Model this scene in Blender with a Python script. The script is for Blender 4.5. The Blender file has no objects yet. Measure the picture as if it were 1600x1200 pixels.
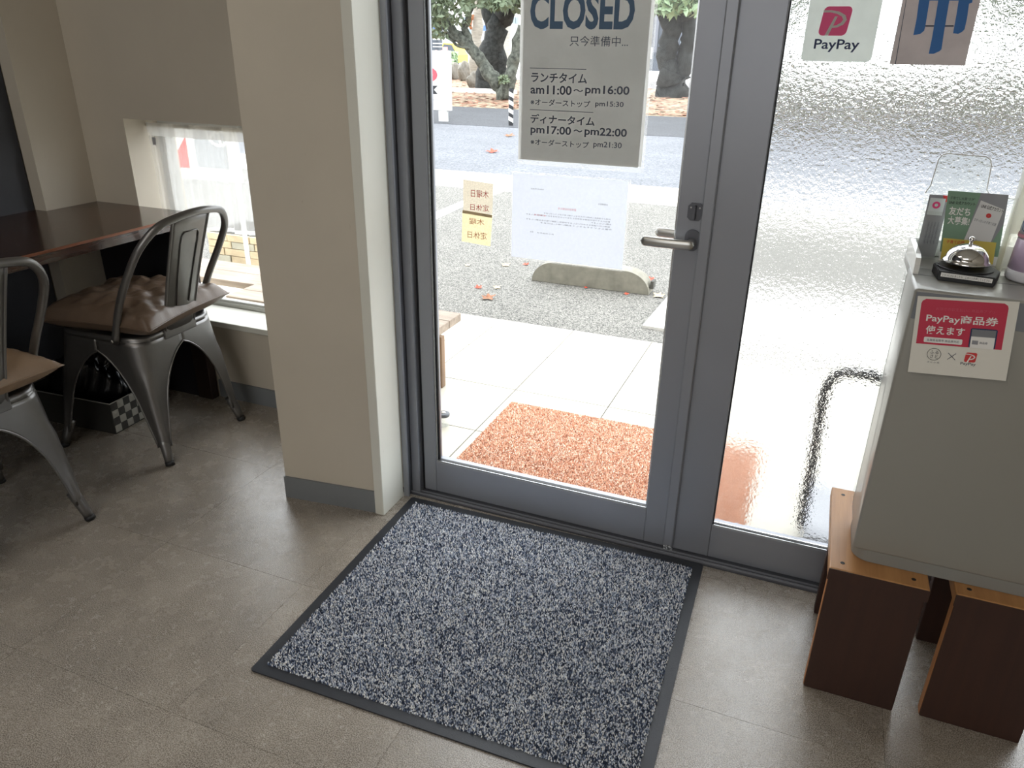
import bpy, bmesh, math, random
import numpy as np
from mathutils import Vector, Matrix
R = math.radians
rnd = random.Random(7)
scene = bpy.context.scene
COL = scene.collection

# ------------------------------------------------------------------ camera
YAW, PIT, ROL = -0.379926821, -0.420489254, 0.0170539925
FPX = 1175.5
CP = Vector((0.0, -1.749, 1.28))
ca, sa, cb, sb, cc, sc_ = math.cos(YAW), math.sin(YAW), math.cos(PIT), math.sin(PIT), math.cos(ROL), math.sin(ROL)
FWD = Vector((sa*cb, ca*cb, sb)); R0 = Vector((ca, -sa, 0)); U0 = R0.cross(FWD)
RT = cc*R0 + sc_*U0; UP = -sc_*R0 + cc*U0
cam = bpy.data.cameras.new('camera'); co = bpy.data.objects.new('camera', cam); COL.objects.link(co)
cam.sensor_width = 36; cam.lens = FPX/1600*36; cam.clip_start = 0.02; cam.clip_end = 500
m = Matrix((RT, UP, -FWD)).transposed().to_4x4(); m.translation = CP; co.matrix_world = m
scene.camera = co

def at(x, y, axis, val):
    """world point seen at photo pixel (x, y) on the real plane axis=val (measured from the photograph)"""
    d = FWD + (x-800)/FPX*RT - (y-600)/FPX*UP
    return CP + d*((val-CP[axis])/d[axis])

# ------------------------------------------------------------------ sky, lights, exposure
w = bpy.data.worlds.new('overcast_sky'); scene.world = w; w.use_nodes = True
w.node_tree.nodes['Background'].inputs[0].default_value = (0.93, 0.97, 1.0, 1)
w.node_tree.nodes['Background'].inputs[1].default_value = 1.9
def area(name, loc, size, power, color, rot=(0, 0, 0)):
    l = bpy.data.lights.new(name, 'AREA'); l.shape = 'RECTANGLE'; l.size, l.size_y = size; l.energy = power; l.color = color
    o = bpy.data.objects.new(name, l); o.location = loc; o.rotation_euler = rot; COL.objects.link(o); return o
area('ceiling_fill', (-0.6, -3.2, 2.5), (1.6, 0.6), 7, (1.0, 0.93, 0.84))  # added fill lights for the interior, no ceiling lamp in view
area('ceiling_fill', (-1.7, -1.6, 2.5), (1.0, 0.5), 2.5, (1.0, 0.93, 0.84))
area('back_fill_light', (-.4, -4.45, 1.5), (2.4, 1.3), 9, (0.95, 0.97, 1.0), (R(90), 0, 0))  # added fill light for upright faces, no window stands here
scene.view_settings.view_transform = 'Standard'; scene.view_settings.look = 'None'
scene.view_settings.gamma = 1; scene.view_settings.use_curve_mapping = False
scene.view_settings.exposure = 1.5
scene.cycles.max_bounces = 10; scene.cycles.transparent_max_bounces = 24
scene.cycles.transmission_bounces = 10; scene.cycles.sample_clamp_indirect = 8
scene.cycles.caustics_reflective = False

# ------------------------------------------------------------------ materials
def C(h):
    h = h.lstrip('#'); v = [int(h[i:i+2], 16)/255 for i in (0, 2, 4)]
    return tuple(x/12.92 if x <= .04045 else ((x+.055)/1.055)**2.4 for x in v) + (1,)
class NT:
    def __init__(s, name):
        s.m = bpy.data.materials.new(name); s.m.use_nodes = True; s.t = s.m.node_tree; s.n = s.t.nodes
        s.b = s.n['Principled BSDF']; s.out = s.n['Material Output']
    def add(s, typ, **k):
        n = s.n.new(typ)
        for a, v in k.items():
            if a in n.inputs: n.inputs[a].default_value = v
            else: setattr(n, a, v)
        return n
    def link(s, a, b): s.t.links.new(a, b)
    def coords(s, scale=(1, 1, 1), kind='Object'):
        tc = s.add('ShaderNodeTexCoord'); mp = s.add('ShaderNodeMapping'); mp.inputs['Scale'].default_value = scale
        s.link(tc.outputs[kind], mp.inputs[0]); return mp.outputs[0]
    def noise(s, vec, scale, detail=4, rough=.6):
        n = s.add('ShaderNodeTexNoise'); n.inputs['Scale'].default_value = scale; n.inputs['Detail'].default_value = detail
        n.inputs['Roughness'].default_value = rough; s.link(vec, n.inputs['Vector']); return n.outputs['Fac']
    def ramp(s, fac, stops):
        r = s.add('ShaderNodeValToRGB'); e = r.color_ramp.elements
        while len(e) < len(stops): e.new(.5)
        for i, (p, c) in enumerate(stops): e[i].position = p; e[i].color = c
        s.link(fac, r.inputs[0]); return r.outputs[0]
    def mix(s, f, a, b, mode='MIX'):
        n = s.add('ShaderNodeMix', data_type='RGBA', blend_type=mode)
        for i, v in ((0, f), (6, a), (7, b)):
            if isinstance(v, (int, float)): n.inputs[i].default_value = v
            elif isinstance(v, tuple): n.inputs[i].default_value = v
            else: s.link(v, n.inputs[i])
        return n.outputs[2]
    def bump(s, h, strength=.2, dist=.002):
        n = s.add('ShaderNodeBump'); n.inputs['Strength'].default_value = strength; n.inputs['Distance'].default_value = dist
        s.link(h, n.inputs['Height']); s.link(n.outputs[0], s.b.inputs['Normal']); return n
def P(name, col, rough=.6, metal=0, var=0, vscale=8, bump=0, bscale=200, coat=0, spec=None, stretch=(1, 1, 1)):
    t = NT(name); b = t.b; c = C(col) if isinstance(col, str) else col
    b.inputs['Base Color'].default_value = c; b.inputs['Roughness'].default_value = rough; b.inputs['Metallic'].default_value = metal
    b.inputs['Coat Weight'].default_value = coat
    if spec is not None: b.inputs['Specular IOR Level'].default_value = spec
    v = t.coords(stretch)
    if var:
        lo = tuple(x*(1-var) for x in c[:3])+(1,); hi = tuple(min(1, x*(1+var)) for x in c[:3])+(1,)
        t.link(t.ramp(t.noise(v, vscale, 5), [(.3, lo), (.7, hi)]), b.inputs['Base Color'])
    if bump: t.bump(t.noise(v, bscale, 3), bump, .001)
    return t.m
def wood(name, dark, light, rough=.35, axis=1, coat=0.0, grain=1.0):
    t = NT(name); s = [28, 28, 28]; s[axis] = 1.6
    v = t.coords(tuple(x*grain for x in s)); n = t.noise(v, 1.6, 6, .65)
    n2 = t.noise(t.coords(), 3.0, 2)
    base = t.ramp(n, [(.25, C(dark)), (.75, C(light))])
    t.link(t.mix(.35, base, t.ramp(n2, [(.35, C(dark)), (.7, C(light))])), t.b.inputs['Base Color'])
    t.b.inputs['Roughness'].default_value = rough; t.b.inputs['Coat Weight'].default_value = coat
    t.bump(n, .25, .0006); return t.m
def clear(name, tint=(1, 1, 1, 1), refl=1.45, haze=0):
    t = NT(name); tr = t.add('ShaderNodeBsdfTransparent'); tr.inputs[0].default_value = tint
    gl = t.add('ShaderNodeBsdfGlossy'); gl.inputs['Roughness'].default_value = .02
    fr = t.add('ShaderNodeFresnel'); fr.inputs[0].default_value = refl
    mx = t.add('ShaderNodeMixShader'); ge = t.add('ShaderNodeNewGeometry'); iv = t.add('ShaderNodeMath', operation='SUBTRACT'); iv.inputs[0].default_value = 1; t.link(ge.outputs['Backfacing'], iv.inputs[1])
    ml = t.add('ShaderNodeMath', operation='MULTIPLY'); t.link(fr.outputs[0], ml.inputs[0]); t.link(iv.outputs[0], ml.inputs[1]); t.link(ml.outputs[0], mx.inputs[0]); t.link(tr.outputs[0], mx.inputs[1]); t.link(gl.outputs[0], mx.inputs[2])
    last = mx.outputs[0]
    if haze:
        df = t.add('ShaderNodeBsdfTranslucent'); df.inputs[0].default_value = (.95, .95, .93, 1)
        d2 = t.add('ShaderNodeBsdfDiffuse'); d2.inputs[0].default_value = (.9, .9, .88, 1)
        a = t.add('ShaderNodeMixShader'); a.inputs[0].default_value = .5; t.link(df.outputs[0], a.inputs[1]); t.link(d2.outputs[0], a.inputs[2])
        mz = t.add('ShaderNodeMixShader'); mz.inputs[0].default_value = haze; t.link(last, mz.inputs[1]); t.link(a.outputs[0], mz.inputs[2]); last = mz.outputs[0]
    t.link(last, t.out.inputs[0]); return t.m
def paper(name, col, trans=.5, var=.04, vscale=150):
    """sheet that reflects and lets some light through"""
    t = NT(name); v = t.coords(); c = C(col); n = t.noise(v, vscale, 4)
    lo = tuple(x*(1-var) for x in c[:3])+(1,); colr = t.ramp(n, [(.35, lo), (.65, c)])
    d = t.add('ShaderNodeBsdfDiffuse'); tl = t.add('ShaderNodeBsdfTranslucent'); mx = t.add('ShaderNodeMixShader'); mx.inputs[0].default_value = trans
    t.link(colr, d.inputs[0]); t.link(colr, tl.inputs[0]); t.link(d.outputs[0], mx.inputs[1]); t.link(tl.outputs[0], mx.inputs[2])
    t.link(mx.outputs[0], t.out.inputs[0]); return t.m

def mat_floor():
    t = NT('vinyl_floor_tile'); oi = t.add('ShaderNodeObjectInfo'); v = t.coords()
    add = t.add('ShaderNodeVectorMath', operation='ADD'); t.link(v, add.inputs[0])
    cmb = t.add('ShaderNodeCombineXYZ'); mul = t.add('ShaderNodeMath', operation='MULTIPLY'); mul.inputs[1].default_value = 40
    t.link(oi.outputs['Random'], mul.inputs[0]); t.link(mul.outputs[0], cmb.inputs[0]); t.link(cmb.outputs[0], add.inputs[1]); v = add.outputs[0]
    a = t.noise(v, 4, 8, .7); b = t.noise(v, 15, 6, .7); f = t.noise(v, 420, 2, .5)
    base = t.ramp(a, [(.3, C('#665e54')), (.55, C('#91887c')), (.72, C('#b0a99e'))])
    base = t.mix(.45, base, t.ramp(b, [(.3, C('#7b756c')), (.7, C('#a59d92'))]), 'OVERLAY')
    t.link(t.mix(.45, base, t.ramp(f, [(.40, C('#57514a')), (.60, C('#dbd3c8'))])), t.b.inputs['Base Color'])
    t.link(t.ramp(b, [(.3, (.20, .20, .20, 1)), (.7, (.32, .32, .32, 1))]), t.b.inputs['Roughness'])
    t.b.inputs['Specular IOR Level'].default_value = 1.0; t.bump(f, .5, .0009); return t.m
def mat_plaster(name, col, scuff=True):
    t = NT(name); v = t.coords(); c = C(col)
    n = t.noise(v, 3, 4); f = t.noise(v, 90, 3)
    base = t.ramp(n, [(.3, tuple(x*.93 for x in c[:3])+(1,)), (.7, c)])
    if scuff:
        s = t.noise(t.coords((9, 9, 3)), 6, 8, .75)
        base = t.mix(1, base, t.ramp(s, [(.27, (.72, .70, .66, 1)), (.33, (1, 1, 1, 1))]), 'MULTIPLY')
    t.link(base, t.b.inputs['Base Color']); t.b.inputs['Roughness'].default_value = .62; t.bump(f, .12, .001); return t.m
def mat_asphalt(name, a, b, scale=260, c=None):
    t = NT(name); v = t.coords(); vo = t.add('ShaderNodeTexVoronoi'); vo.inputs['Scale'].default_value = scale; t.link(v, vo.inputs['Vector'])
    sep = t.add('ShaderNodeSeparateColor'); t.link(vo.outputs['Color'], sep.inputs[0])
    base = t.ramp(sep.outputs[0], [(.1, C(a)), (.9, C(b))])
    n = t.noise(v, 1.3, 5, .6)
    base = t.mix(1, base, t.ramp(n, [(.3, (.78, .78, .78, 1)), (.7, (1, 1, 1, 1))]), 'MULTIPLY')
    t.link(base, t.b.inputs['Base Color']); t.b.inputs['Roughness'].default_value = .85
    t.bump(vo.outputs['Distance'], .5, .003); return t.m
def mat_obscure():
    t = NT('textured_obscure_glass'); b = t.b
    b.inputs['Base Color'].default_value = (.84, .84, .84, 1); b.inputs['Transmission Weight'].default_value = 1; b.inputs['Roughness'].default_value = .05
    b.inputs['IOR'].default_value = 1.45
    v = t.coords((1, 1, 1)); n = t.noise(v, 160, 2.0, .5); n2 = t.noise(v, 420, 1, .5)
    mx = t.add('ShaderNodeMath', operation='MULTIPLY_ADD'); mx.inputs[1].default_value = .12; t.link(n2, mx.inputs[0]); t.link(n, mx.inputs[2])
    t.bump(mx.outputs[0], 1.0, .0008); return t.m
def mat_vcol(name, rough=.95):
    t = NT(name); a = t.add('ShaderNodeAttribute'); a.attribute_name = 'tuft'; t.link(a.outputs['Color'], t.b.inputs['Base Color'])
    t.b.inputs['Roughness'].default_value = rough; t.b.inputs['Specular IOR Level'].default_value = .2; return t.m

M = dict(
 floor=mat_floor(), sub=P('floor_screed', '#3a3733', .8),
 wall=mat_plaster('cream_plaster', '#c6beaf'), wallw=mat_plaster('jamb_board_paint', '#dcdcd2'), dark=P('charcoal_wall', '#33353b', .6, var=.08),
 base=P('grey_vinyl_baseboard', '#777b7e', .55, var=.06), ceil=P('ceiling_board', '#d8d5cd', .8),
 alu=P('grey_anodised_aluminium', '#91949b', .38, .35, var=.03, vscale=3), alud=P('dark_aluminium', '#5c5e65', .4, .3), bead=P('bright_glazing_bead', '#b9bcbe', .25, .8),
 rubber=P('black_rubber', '#17181b', .55), chrome=P('chrome', '#e8e8e8', .06, 1), satin=P('satin_steel', '#b9b8b4', .3, .9),
 glass=clear('clear_glass'), film=clear('clear_laminate_film', haze=.12), acryl=clear('clear_acrylic', (.97, .98, .97, 1), 1.49, .05),
 obs=mat_obscure(), gun=P('gunmetal_sheet_steel', '#7d7c7b', .32, .78, var=.1, vscale=5),
 leather=P('brown_leatherette', '#6b5a4c', .36, var=.12, vscale=9, bump=.25, bscale=160),
 leather2=P('tan_leatherette', '#86705a', .4, var=.1, vscale=9, bump=.25, bscale=160),
 table=wood('dark_stained_table_wood', '#1f120c', '#4a2a19', .22, 1, .3), tedge=wood('worn_table_edge', '#5a3220', '#b06c48', .4, 1), tpost=wood('table_leg_wood', '#1d1614', '#3c2a22', .5, 2),
 stool=wood('lit_worn_stool_wood', '#98683c', '#c99660', .42, 1), stoolv=wood('stained_shaded_panel', '#2f1d18', '#43291f', .5, 2), stooledge=wood('lit_stool_edge', '#94592c', '#c98a50', .5, 2),  # stool top: worn varnish plus painted light; panel: stain plus shade; edge: light
 deck=wood('weathered_bench_wood', '#6f6258', '#b5a797', .8, 0), deckd=wood('weathered_bench_end', '#4d4138', '#9a7f66', .85, 2),
 box=P('ivory_plastic_housing', '#94938c', .38, coat=.3), boxd=P('grey_control_band', '#7c8086', .25, coat=.3), boxb=P('grey_plastic_base', '#8b8c88', .45), whitep=P('gloss_white_plastic', '#e4e4e0', .18, coat=.6),
 pap=paper('white_office_paper', '#d8dce6', .52), signp=paper('closed_sign_paper', '#c6c6c3', .45, .05, 12), yel=paper('yellowed_note_paper', '#eadfb4', .55, .18, 300), yel2=paper('beige_note_paper', '#ddd3bf', .5, .18, 300),
 sheer=clear('sheer_curtain', (1, 1, 1, 1), 1.05, .3), hem=clear('sheer_curtain_hem', (1, 1, 1, 1), 1.05, .82), rod=P('white_curtain_rod', '#cfcab8', .5),
 ink=P('dark_grey_ink', '#4a505e', .7), inkb=P('slate_blue_ink', '#4b647e', .7), inkk=P('black_ink', '#17181c', .6), inkr=P('red_ink', '#cf3a3a', .6), inkfr=P('faded_red_ink', '#d98b6a', .6), inkw=P('white_ink', '#ecebe8', .6),
 navy=P('navy_ink', '#1f2f55', .6), green=P('leaflet_green', '#7c9c84', .5), yellow=P('leaflet_yellow', '#d8c35c', .5), lgrey=P('leaflet_grey', '#8f9096', .5), pink=P('crimson_print', '#c22a49', .45), blueb=P('brush_blue', '#2466a8', .55),
 stk=paper('pale_green_sticker', '#dfe6e0', .35, .05, 30), stb=paper('brown_sticker', '#b5aba8', .2, .1, 20), mag=P('magenta_print', '#e0447f', .5), band=P('soft_pink_band', '#d58fa0', .5),
 tile=P('pale_porcelain_tile', '#bab6aa', .55, var=.03, vscale=3), grout=P('tile_joint', '#3f3c35', .9), slab=P('white_concrete', '#dcdad4', .8, var=.04), line=P('white_road_paint', '#e8e8e4', .7, var=.05, vscale=30),
 lot=mat_asphalt('gravelly_lot_asphalt', '#3c3b38', '#8f8d86', 190), gut=mat_asphalt('pale_gutter_concrete', '#a19f97', '#dbd8ce', 120), road=mat_asphalt('grey_road_asphalt', '#54575c', '#76797f', 60), walk=mat_asphalt('dark_pavement_asphalt', '#2f3135', '#4c4e53', 60),
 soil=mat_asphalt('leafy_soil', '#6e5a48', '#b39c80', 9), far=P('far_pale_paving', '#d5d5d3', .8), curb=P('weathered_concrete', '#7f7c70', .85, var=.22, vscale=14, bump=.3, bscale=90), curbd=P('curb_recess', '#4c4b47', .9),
 bark=P('dark_bark', '#2a2c2b', .95, var=.7, vscale=10, bump=.5, bscale=12), barkl=P('lichen_bark', '#50534c', .95, var=.8, vscale=9, bump=.5, bscale=12), palm=P('pale_palm_trunk', '#8d8980', .95, var=.25, vscale=4, stretch=(1, 1, 5)),
 leafg=P('green_leaf', '#8aa07c', .6, var=.3, vscale=2), leafh=P('dull_hedge_leaf', '#83877b', .6, var=.35, vscale=2), leafd=P('olive_leaf', '#5c6850', .6, var=.35, vscale=2), leafr=P('red_fallen_leaf', '#b5442c', .7, var=.25, vscale=30), leafb=P('brown_fallen_leaf', '#8a5a3c', .7, var=.25, vscale=30), leafc=P('cream_fallen_leaf', '#cdb791', .7, var=.2, vscale=30),
 bwhite=P('white_building_wall', '#c2c2be', .8), bblue=P('blue_awning', '#4a68a8', .7), bglass=P('far_window_glass', '#7c8a92', .3), bdark=P('dark_building_wall', '#474c54', .8), rock=P('grey_rock', '#77736b', .95, var=.3, vscale=5), pinkw=P('pink_panel', '#c58d8a', .8), yell=P('yellow_car_paint', '#d8b93c', .5),
 matb=P('mat_rubber_border', '#2b2e34', .5, bump=.3, bscale=350), tuft=mat_vcol('mat_pile'), liq=P('lavender_liquid_soap', '#d6c0dc', .25), botw=P('bottle_plastic', '#e2e2e8', .3),
 bag=P('black_plastic_bag', '#08090d', .28), strapl=P('silver_woven_strip', '#b9b9b4', .35, .3), strapd=P('grey_woven_strip', '#4e4f4e', .45, .3), bface=P('dark_woven_side', '#3f3f3c', .5, .2, bump=.4, bscale=120),
 stone=P('beige_split_stone', '#b8a688', .85, var=.2, vscale=12), stoneg=P('grey_split_stone', '#a49f8e', .85, var=.2, vscale=12), black=P('black_metal_pipe', '#15161c', .45), greyc=P('grey_concrete_block', '#a5a7ab', .9, var=.15, vscale=10), jar=clear('jar_glass', (.9, .92, .92, 1), 1.5, .25), lid=P('grey_jar_lid', '#4d5257', .4), redp=P('red_board_print', '#c1403c', .6), skin=P('board_grey_print', '#8d9092', .6),
)

# ------------------------------------------------------------------ helpers
def link(name, me, mat=None, parent=None, **props):
    o = bpy.data.objects.new(name, me); COL.objects.link(o)
    if mat is not None and hasattr(me, 'materials') and not len(me.materials): me.materials.append(mat)
    if parent is not None:
        o.parent = parent; o.matrix_parent_inverse = parent_mat(parent).inverted()
    for k, v in props.items(): o[k] = v
    return o
def parent_mat(p):
    m = Matrix.LocRotScale(p.location, p.rotation_euler, p.scale)
    if p.parent: m = parent_mat(p.parent) @ p.matrix_parent_inverse @ m
    return m
def root(name, loc, label=None, cat=None, group=None, kind=None):
    o = bpy.data.objects.new(name, None); o.location = loc; o.empty_display_size = .05; COL.objects.link(o)
    if label: o['label'] = label
    if cat: o['category'] = cat
    if group: o['group'] = group
    if kind: o['kind'] = kind
    return o
def tag(o, label, cat, group=None):
    o['label'] = label; o['category'] = cat
    if group: o['group'] = group
    return o
def fin(bm, name, mat, parent=None, smooth=False, **props):
    if smooth:
        for f in bm.faces: f.smooth = True
    me = bpy.data.meshes.new(name); bm.normal_update(); bm.to_mesh(me); bm.free()
    return link(name, me, mat, parent, **props)
def bx(bm, x0, x1, y0, y1, z0, z1, bev=0, seg=1):
    vs = [bm.verts.new(v) for v in ((x0,y0,z0),(x1,y0,z0),(x1,y1,z0),(x0,y1,z0),(x0,y0,z1),(x1,y0,z1),(x1,y1,z1),(x0,y1,z1))]
    fs = [bm.faces.new([vs[i] for i in q]) for q in ((3,2,1,0),(4,5,6,7),(0,1,5,4),(1,2,6,5),(2,3,7,6),(3,0,4,7))]
    if bev: bmesh.ops.bevel(bm, geom=list({e for f in fs for e in f.edges}), offset=bev, segments=seg, affect='EDGES', profile=.5)
def box(name, mat, d, parent=None, bev=0, seg=1, **props):
    bm = bmesh.new(); bx(bm, *d, bev, seg); return fin(bm, name, mat, parent, **props)
def prism(bm, pts, n0, n1, fn=None):
    """pts 2-D polygon, extruded between n0 and n1 along third axis; fn maps (u,v,n) to xyz"""
    fn = fn or (lambda u, v, n: (u, v, n))
    a = [bm.verts.new(fn(u, v, n0)) for u, v in pts]; b = [bm.verts.new(fn(u, v, n1)) for u, v in pts]; k = len(pts)
    bm.faces.new(a[::-1]); bm.faces.new(b)
    for i in range(k): bm.faces.new([a[i], a[(i+1) % k], b[(i+1) % k], b[i]])
    bmesh.ops.recalc_face_normals(bm, faces=bm.faces)
XZ = lambda y: (lambda u, v, n: (u, y+n, v))
def tube(bm, pts, rads, seg=10, closed=False, caps=True):
    pts = [Vector(p) for p in pts]; n = len(pts)
    if not hasattr(rads, '__len__'): rads = [rads]*n
    rings = []; prev = None
    for i, p in enumerate(pts):
        t = (pts[(i+1) % n]-pts[i-1]) if closed else (pts[min(i+1, n-1)]-pts[max(i-1, 0)])
        t.normalize()
        if prev is None:
            a = Vector((0, 0, 1)) if abs(t.z) < .9 else Vector((1, 0, 0)); nn = t.cross(a).normalized()
        else: nn = (prev - t*prev.dot(t)).normalized()
        prev = nn; bb = t.cross(nn)
        rings.append([bm.verts.new(p + (nn*math.cos(2*math.pi*k/seg)+bb*math.sin(2*math.pi*k/seg))*rads[i]) for k in range(seg)])
    for i in range(n if closed else n-1):
        a, b = rings[i], rings[(i+1) % n]
        for k in range(seg): bm.faces.new([a[k], a[(k+1) % seg], b[(k+1) % seg], b[k]])
    if caps and not closed: bm.faces.new(rings[0][::-1]); bm.faces.new(rings[-1])
def lathe(bm, prof, c=(0, 0, 0), seg=32, cap=True):
    rings = [[bm.verts.new((c[0]+r*math.cos(2*math.pi*k/seg), c[1]+r*math.sin(2*math.pi*k/seg), c[2]+z)) for k in range(seg)] for r, z in prof]
    for a, b in zip(rings, rings[1:]):
        for k in range(seg): bm.faces.new([a[k], a[(k+1) % seg], b[(k+1) % seg], b[k]])
    if cap: bm.faces.new(rings[0][::-1]); bm.faces.new(rings[-1])
def grid(bm, nu, nv, fn, wrap=False):
    g = [[bm.verts.new(fn(i/(nu-1), j/(nv-1))) for j in range(nv)] for i in range(nu)]
    for i in range(nu-1):
        for j in range(nv-1): bm.faces.new([g[i][j], g[i+1][j], g[i+1][j+1], g[i][j+1]])
    return g
def rrect(w, h, r, n=5, cx=0, cy=0):
    out = []
    for sx, sy, a0 in ((1, 1, 0), (-1, 1, 90), (-1, -1, 180), (1, -1, 270)):
        for k in range(n+1):
            a = R(a0+90*k/n); out.append((cx+sx*(w/2-r)+r*math.cos(a), cy+sy*(h/2-r)+r*math.sin(a)))
    return out
class Face:
    """a flat printed face: origin O (top left), ex (right), ey (down), n (towards the reader)"""
    def __init__(s, O, ex, ey, W, H, parent):
        s.O, s.ex, s.ey, s.W, s.H, s.p = Vector(O), Vector(ex).normalized(), Vector(ey).normalized(), W, H, parent
        s.n = s.ey.cross(s.ex).normalized()
    def pt(s, u, v, l): return s.O + s.ex*(u*s.W) + s.ey*(v*s.H) + s.n*l
    def poly(s, name, pts, mat, layer=.0004, **k):
        bm = bmesh.new(); bm.faces.new([bm.verts.new(s.pt(u, v, layer)) for u, v in pts]); return fin(bm, name, mat, s.p, **k)
    def rect(s, name, u0, v0, u1, v1, mat, layer=.0004, r=0):
        if r:
            a = s.W/s.H
            pts = [(u, v) for u, v in rrect((u1-u0)*s.W, (v1-v0)*s.H, r, 5, 0, 0)]
            return s.poly(name, [((u0+u1)/2+x/s.W, (v0+v1)/2+y/s.H) for x, y in pts], mat, layer)
        return s.poly(name, [(u0, v0), (u1, v0), (u1, v1), (u0, v1)], mat, layer)
    def ring(s, name, u, v, rad, wd, mat, layer=.0006, n=28):
        bm = bmesh.new(); rr = [[bm.verts.new(s.pt(u, v, layer)+s.ex*q*math.cos(2*math.pi*k/n)+s.ey*q*math.sin(2*math.pi*k/n)) for k in range(n)] for q in (rad, rad-wd)]
        for k in range(n): bm.faces.new([rr[0][k], rr[0][(k+1) % n], rr[1][(k+1) % n], rr[1][k]])
        return fin(bm, name, mat, s.p)
    def text(s, body, u0, u1, v0, v1, mat, layer=.0006, bold=0, name='printed_text', mirror=False, rot=0):
        """text squeezed into the box u0..u1, v0 (top)..v1 (bottom)"""
        me = text_mesh(body, bold); co_ = np.empty(len(me.vertices)*3); me.vertices.foreach_get('co', co_); co_ = co_.reshape(-1, 3)
        lo, hi = co_.min(0), co_.max(0); uv = (co_[:, :2]-lo[:2])/np.maximum(hi[:2]-lo[:2], 1e-6)
        if mirror: uv[:, 0] = 1-uv[:, 0]
        U = u0+(u1-u0)*uv[:, 0]; V = v1+(v0-v1)*uv[:, 1]
        if rot:
            cu, cv = (u0+u1)/2, (v0+v1)/2; X = (U-cu)*s.W; Y = (V-cv)*s.H; c_, s_ = math.cos(rot), math.sin(rot)
            U = cu+(X*c_-Y*s_)/s.W; V = cv+(X*s_+Y*c_)/s.H
        o = np.array(s.O+s.n*layer)[None, :]+np.outer(U*s.W, np.array(s.ex))+np.outer(V*s.H, np.array(s.ey))
        me.vertices.foreach_set('co', o.ravel()); me.update()
        return link(name, me, mat, s.p)
def text_mesh(body, bold=0):
    cu = bpy.data.curves.new('t', 'FONT'); cu.body = body; cu.size = 1; cu.offset = bold; cu.resolution_u = 3
    o = bpy.data.objects.new('t', cu); COL.objects.link(o); dg = bpy.context.evaluated_depsgraph_get()
    me = bpy.data.meshes.new_from_object(o.evaluated_get(dg)); bpy.data.objects.remove(o); bpy.data.curves.remove(cu)
    me.materials.clear(); return me
def dup(o, parent=None):
    c = o.copy(); COL.objects.link(c)
    if parent is not None: c.parent = parent
    for ch in o.children: dup(ch, c)
    return c
def sheet(name, mat, x0, x1, z0, z1, y, parent):
    bm = bmesh.new(); bm.faces.new([bm.verts.new(v) for v in ((x0, y, z0), (x1, y, z0), (x1, y, z1), (x0, y, z1))]); return fin(bm, name, mat, parent)
def tufts(name, W, D, z, step, h, palette, weights, mat, parent, cx, cy, rot, seed):
    """carpet pile: a little leaning pyramid for each tuft"""
    g = np.random.default_rng(seed); nx, ny = int(W/step), int(D/step)
    X, Y = np.meshgrid(np.linspace(-W/2, W/2, nx), np.linspace(-D/2, D/2, ny)); n = X.size
    X = X.ravel()+g.normal(0, step*.3, n); Y = Y.ravel()+g.normal(0, step*.3, n)
    s = step*.72; ang = g.uniform(0, 6.28, n); hh = h*g.uniform(.6, 1.15, n)
    base = np.stack([np.stack([X+s*np.cos(ang+k*2.0944), Y+s*np.sin(ang+k*2.0944), np.full(n, z)], 1) for k in range(3)], 1)
    tip = np.stack([X+g.normal(0, step*.35, n), Y+g.normal(0, step*.35, n), z+hh], 1)[:, None, :]
    v = np.concatenate([base, tip], 1).reshape(-1, 3)
    c, sn = math.cos(rot), math.sin(rot); v = np.stack([cx+v[:, 0]*c-v[:, 1]*sn, cy+v[:, 0]*sn+v[:, 1]*c, v[:, 2]], 1)
    i = np.arange(n)[:, None]*4; f = np.concatenate([i+[0, 1, 3], i+[1, 2, 3], i+[2, 0, 3]], 1).reshape(-1)
    me = bpy.data.meshes.new(name); me.vertices.add(len(v)); me.vertices.foreach_set('co', v.ravel())
    me.loops.add(len(f)); me.loops.foreach_set('vertex_index', f.astype(np.int32)); k = len(f)//3
    me.polygons.add(k); me.polygons.foreach_set('loop_start', np.arange(0, len(f), 3, dtype=np.int32)); me.polygons.foreach_set('loop_total', np.full(k, 3, np.int32))
    me.update(calc_edges=True)
    pal = np.array([C(p) for p in palette]); pc = pal[g.choice(len(pal), n, p=np.array(weights)/sum(weights))]
    at_ = me.color_attributes.new('tuft', 'FLOAT_COLOR', 'POINT'); at_.data.foreach_set('color', np.repeat(pc, 4, 0).ravel().astype(np.float32))
    return link(name, me, mat, parent, kind='stuff')

# ------------------------------------------------------------------ the room
floor = root('floor', (0, 0, 0), kind='structure')
box('screed', M['sub'], (-3.0, 1.75, -4.6, 0.0, -.1, -.003), floor)
box('screed', M['sub'], (-3.0, -1.05, 0.0, .335, -.1, -.003), floor)
tile_me = None
for i in range(-5, 7):
    for j in range(-10, 2):
        x0 = -1.075+.46*(i-1); y0 = -.045+.4475*(j-1)
        x1, y1 = x0+.4594, y0+.4469
        x1c = min(x1, 1.75); y1c = min(y1, .334 if x1 < -1.06 else .0)
        if x0 < -3.0 or x1c-x0 < .05 or y1c-y0 < .02: continue
        full = abs(x1c-x1) < 1e-6 and abs(y1c-y1) < 1e-6
        if full and tile_me: o = link('floor_tile', tile_me, None, floor)
        else:
            bm = bmesh.new(); bx(bm, 0, x1c-x0, 0, y1c-y0, -.003, 0); o = fin(bm, 'floor_tile', M['floor'], floor)
            if full: tile_me = o.data
        o.location = (x0, y0, 0)

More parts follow.
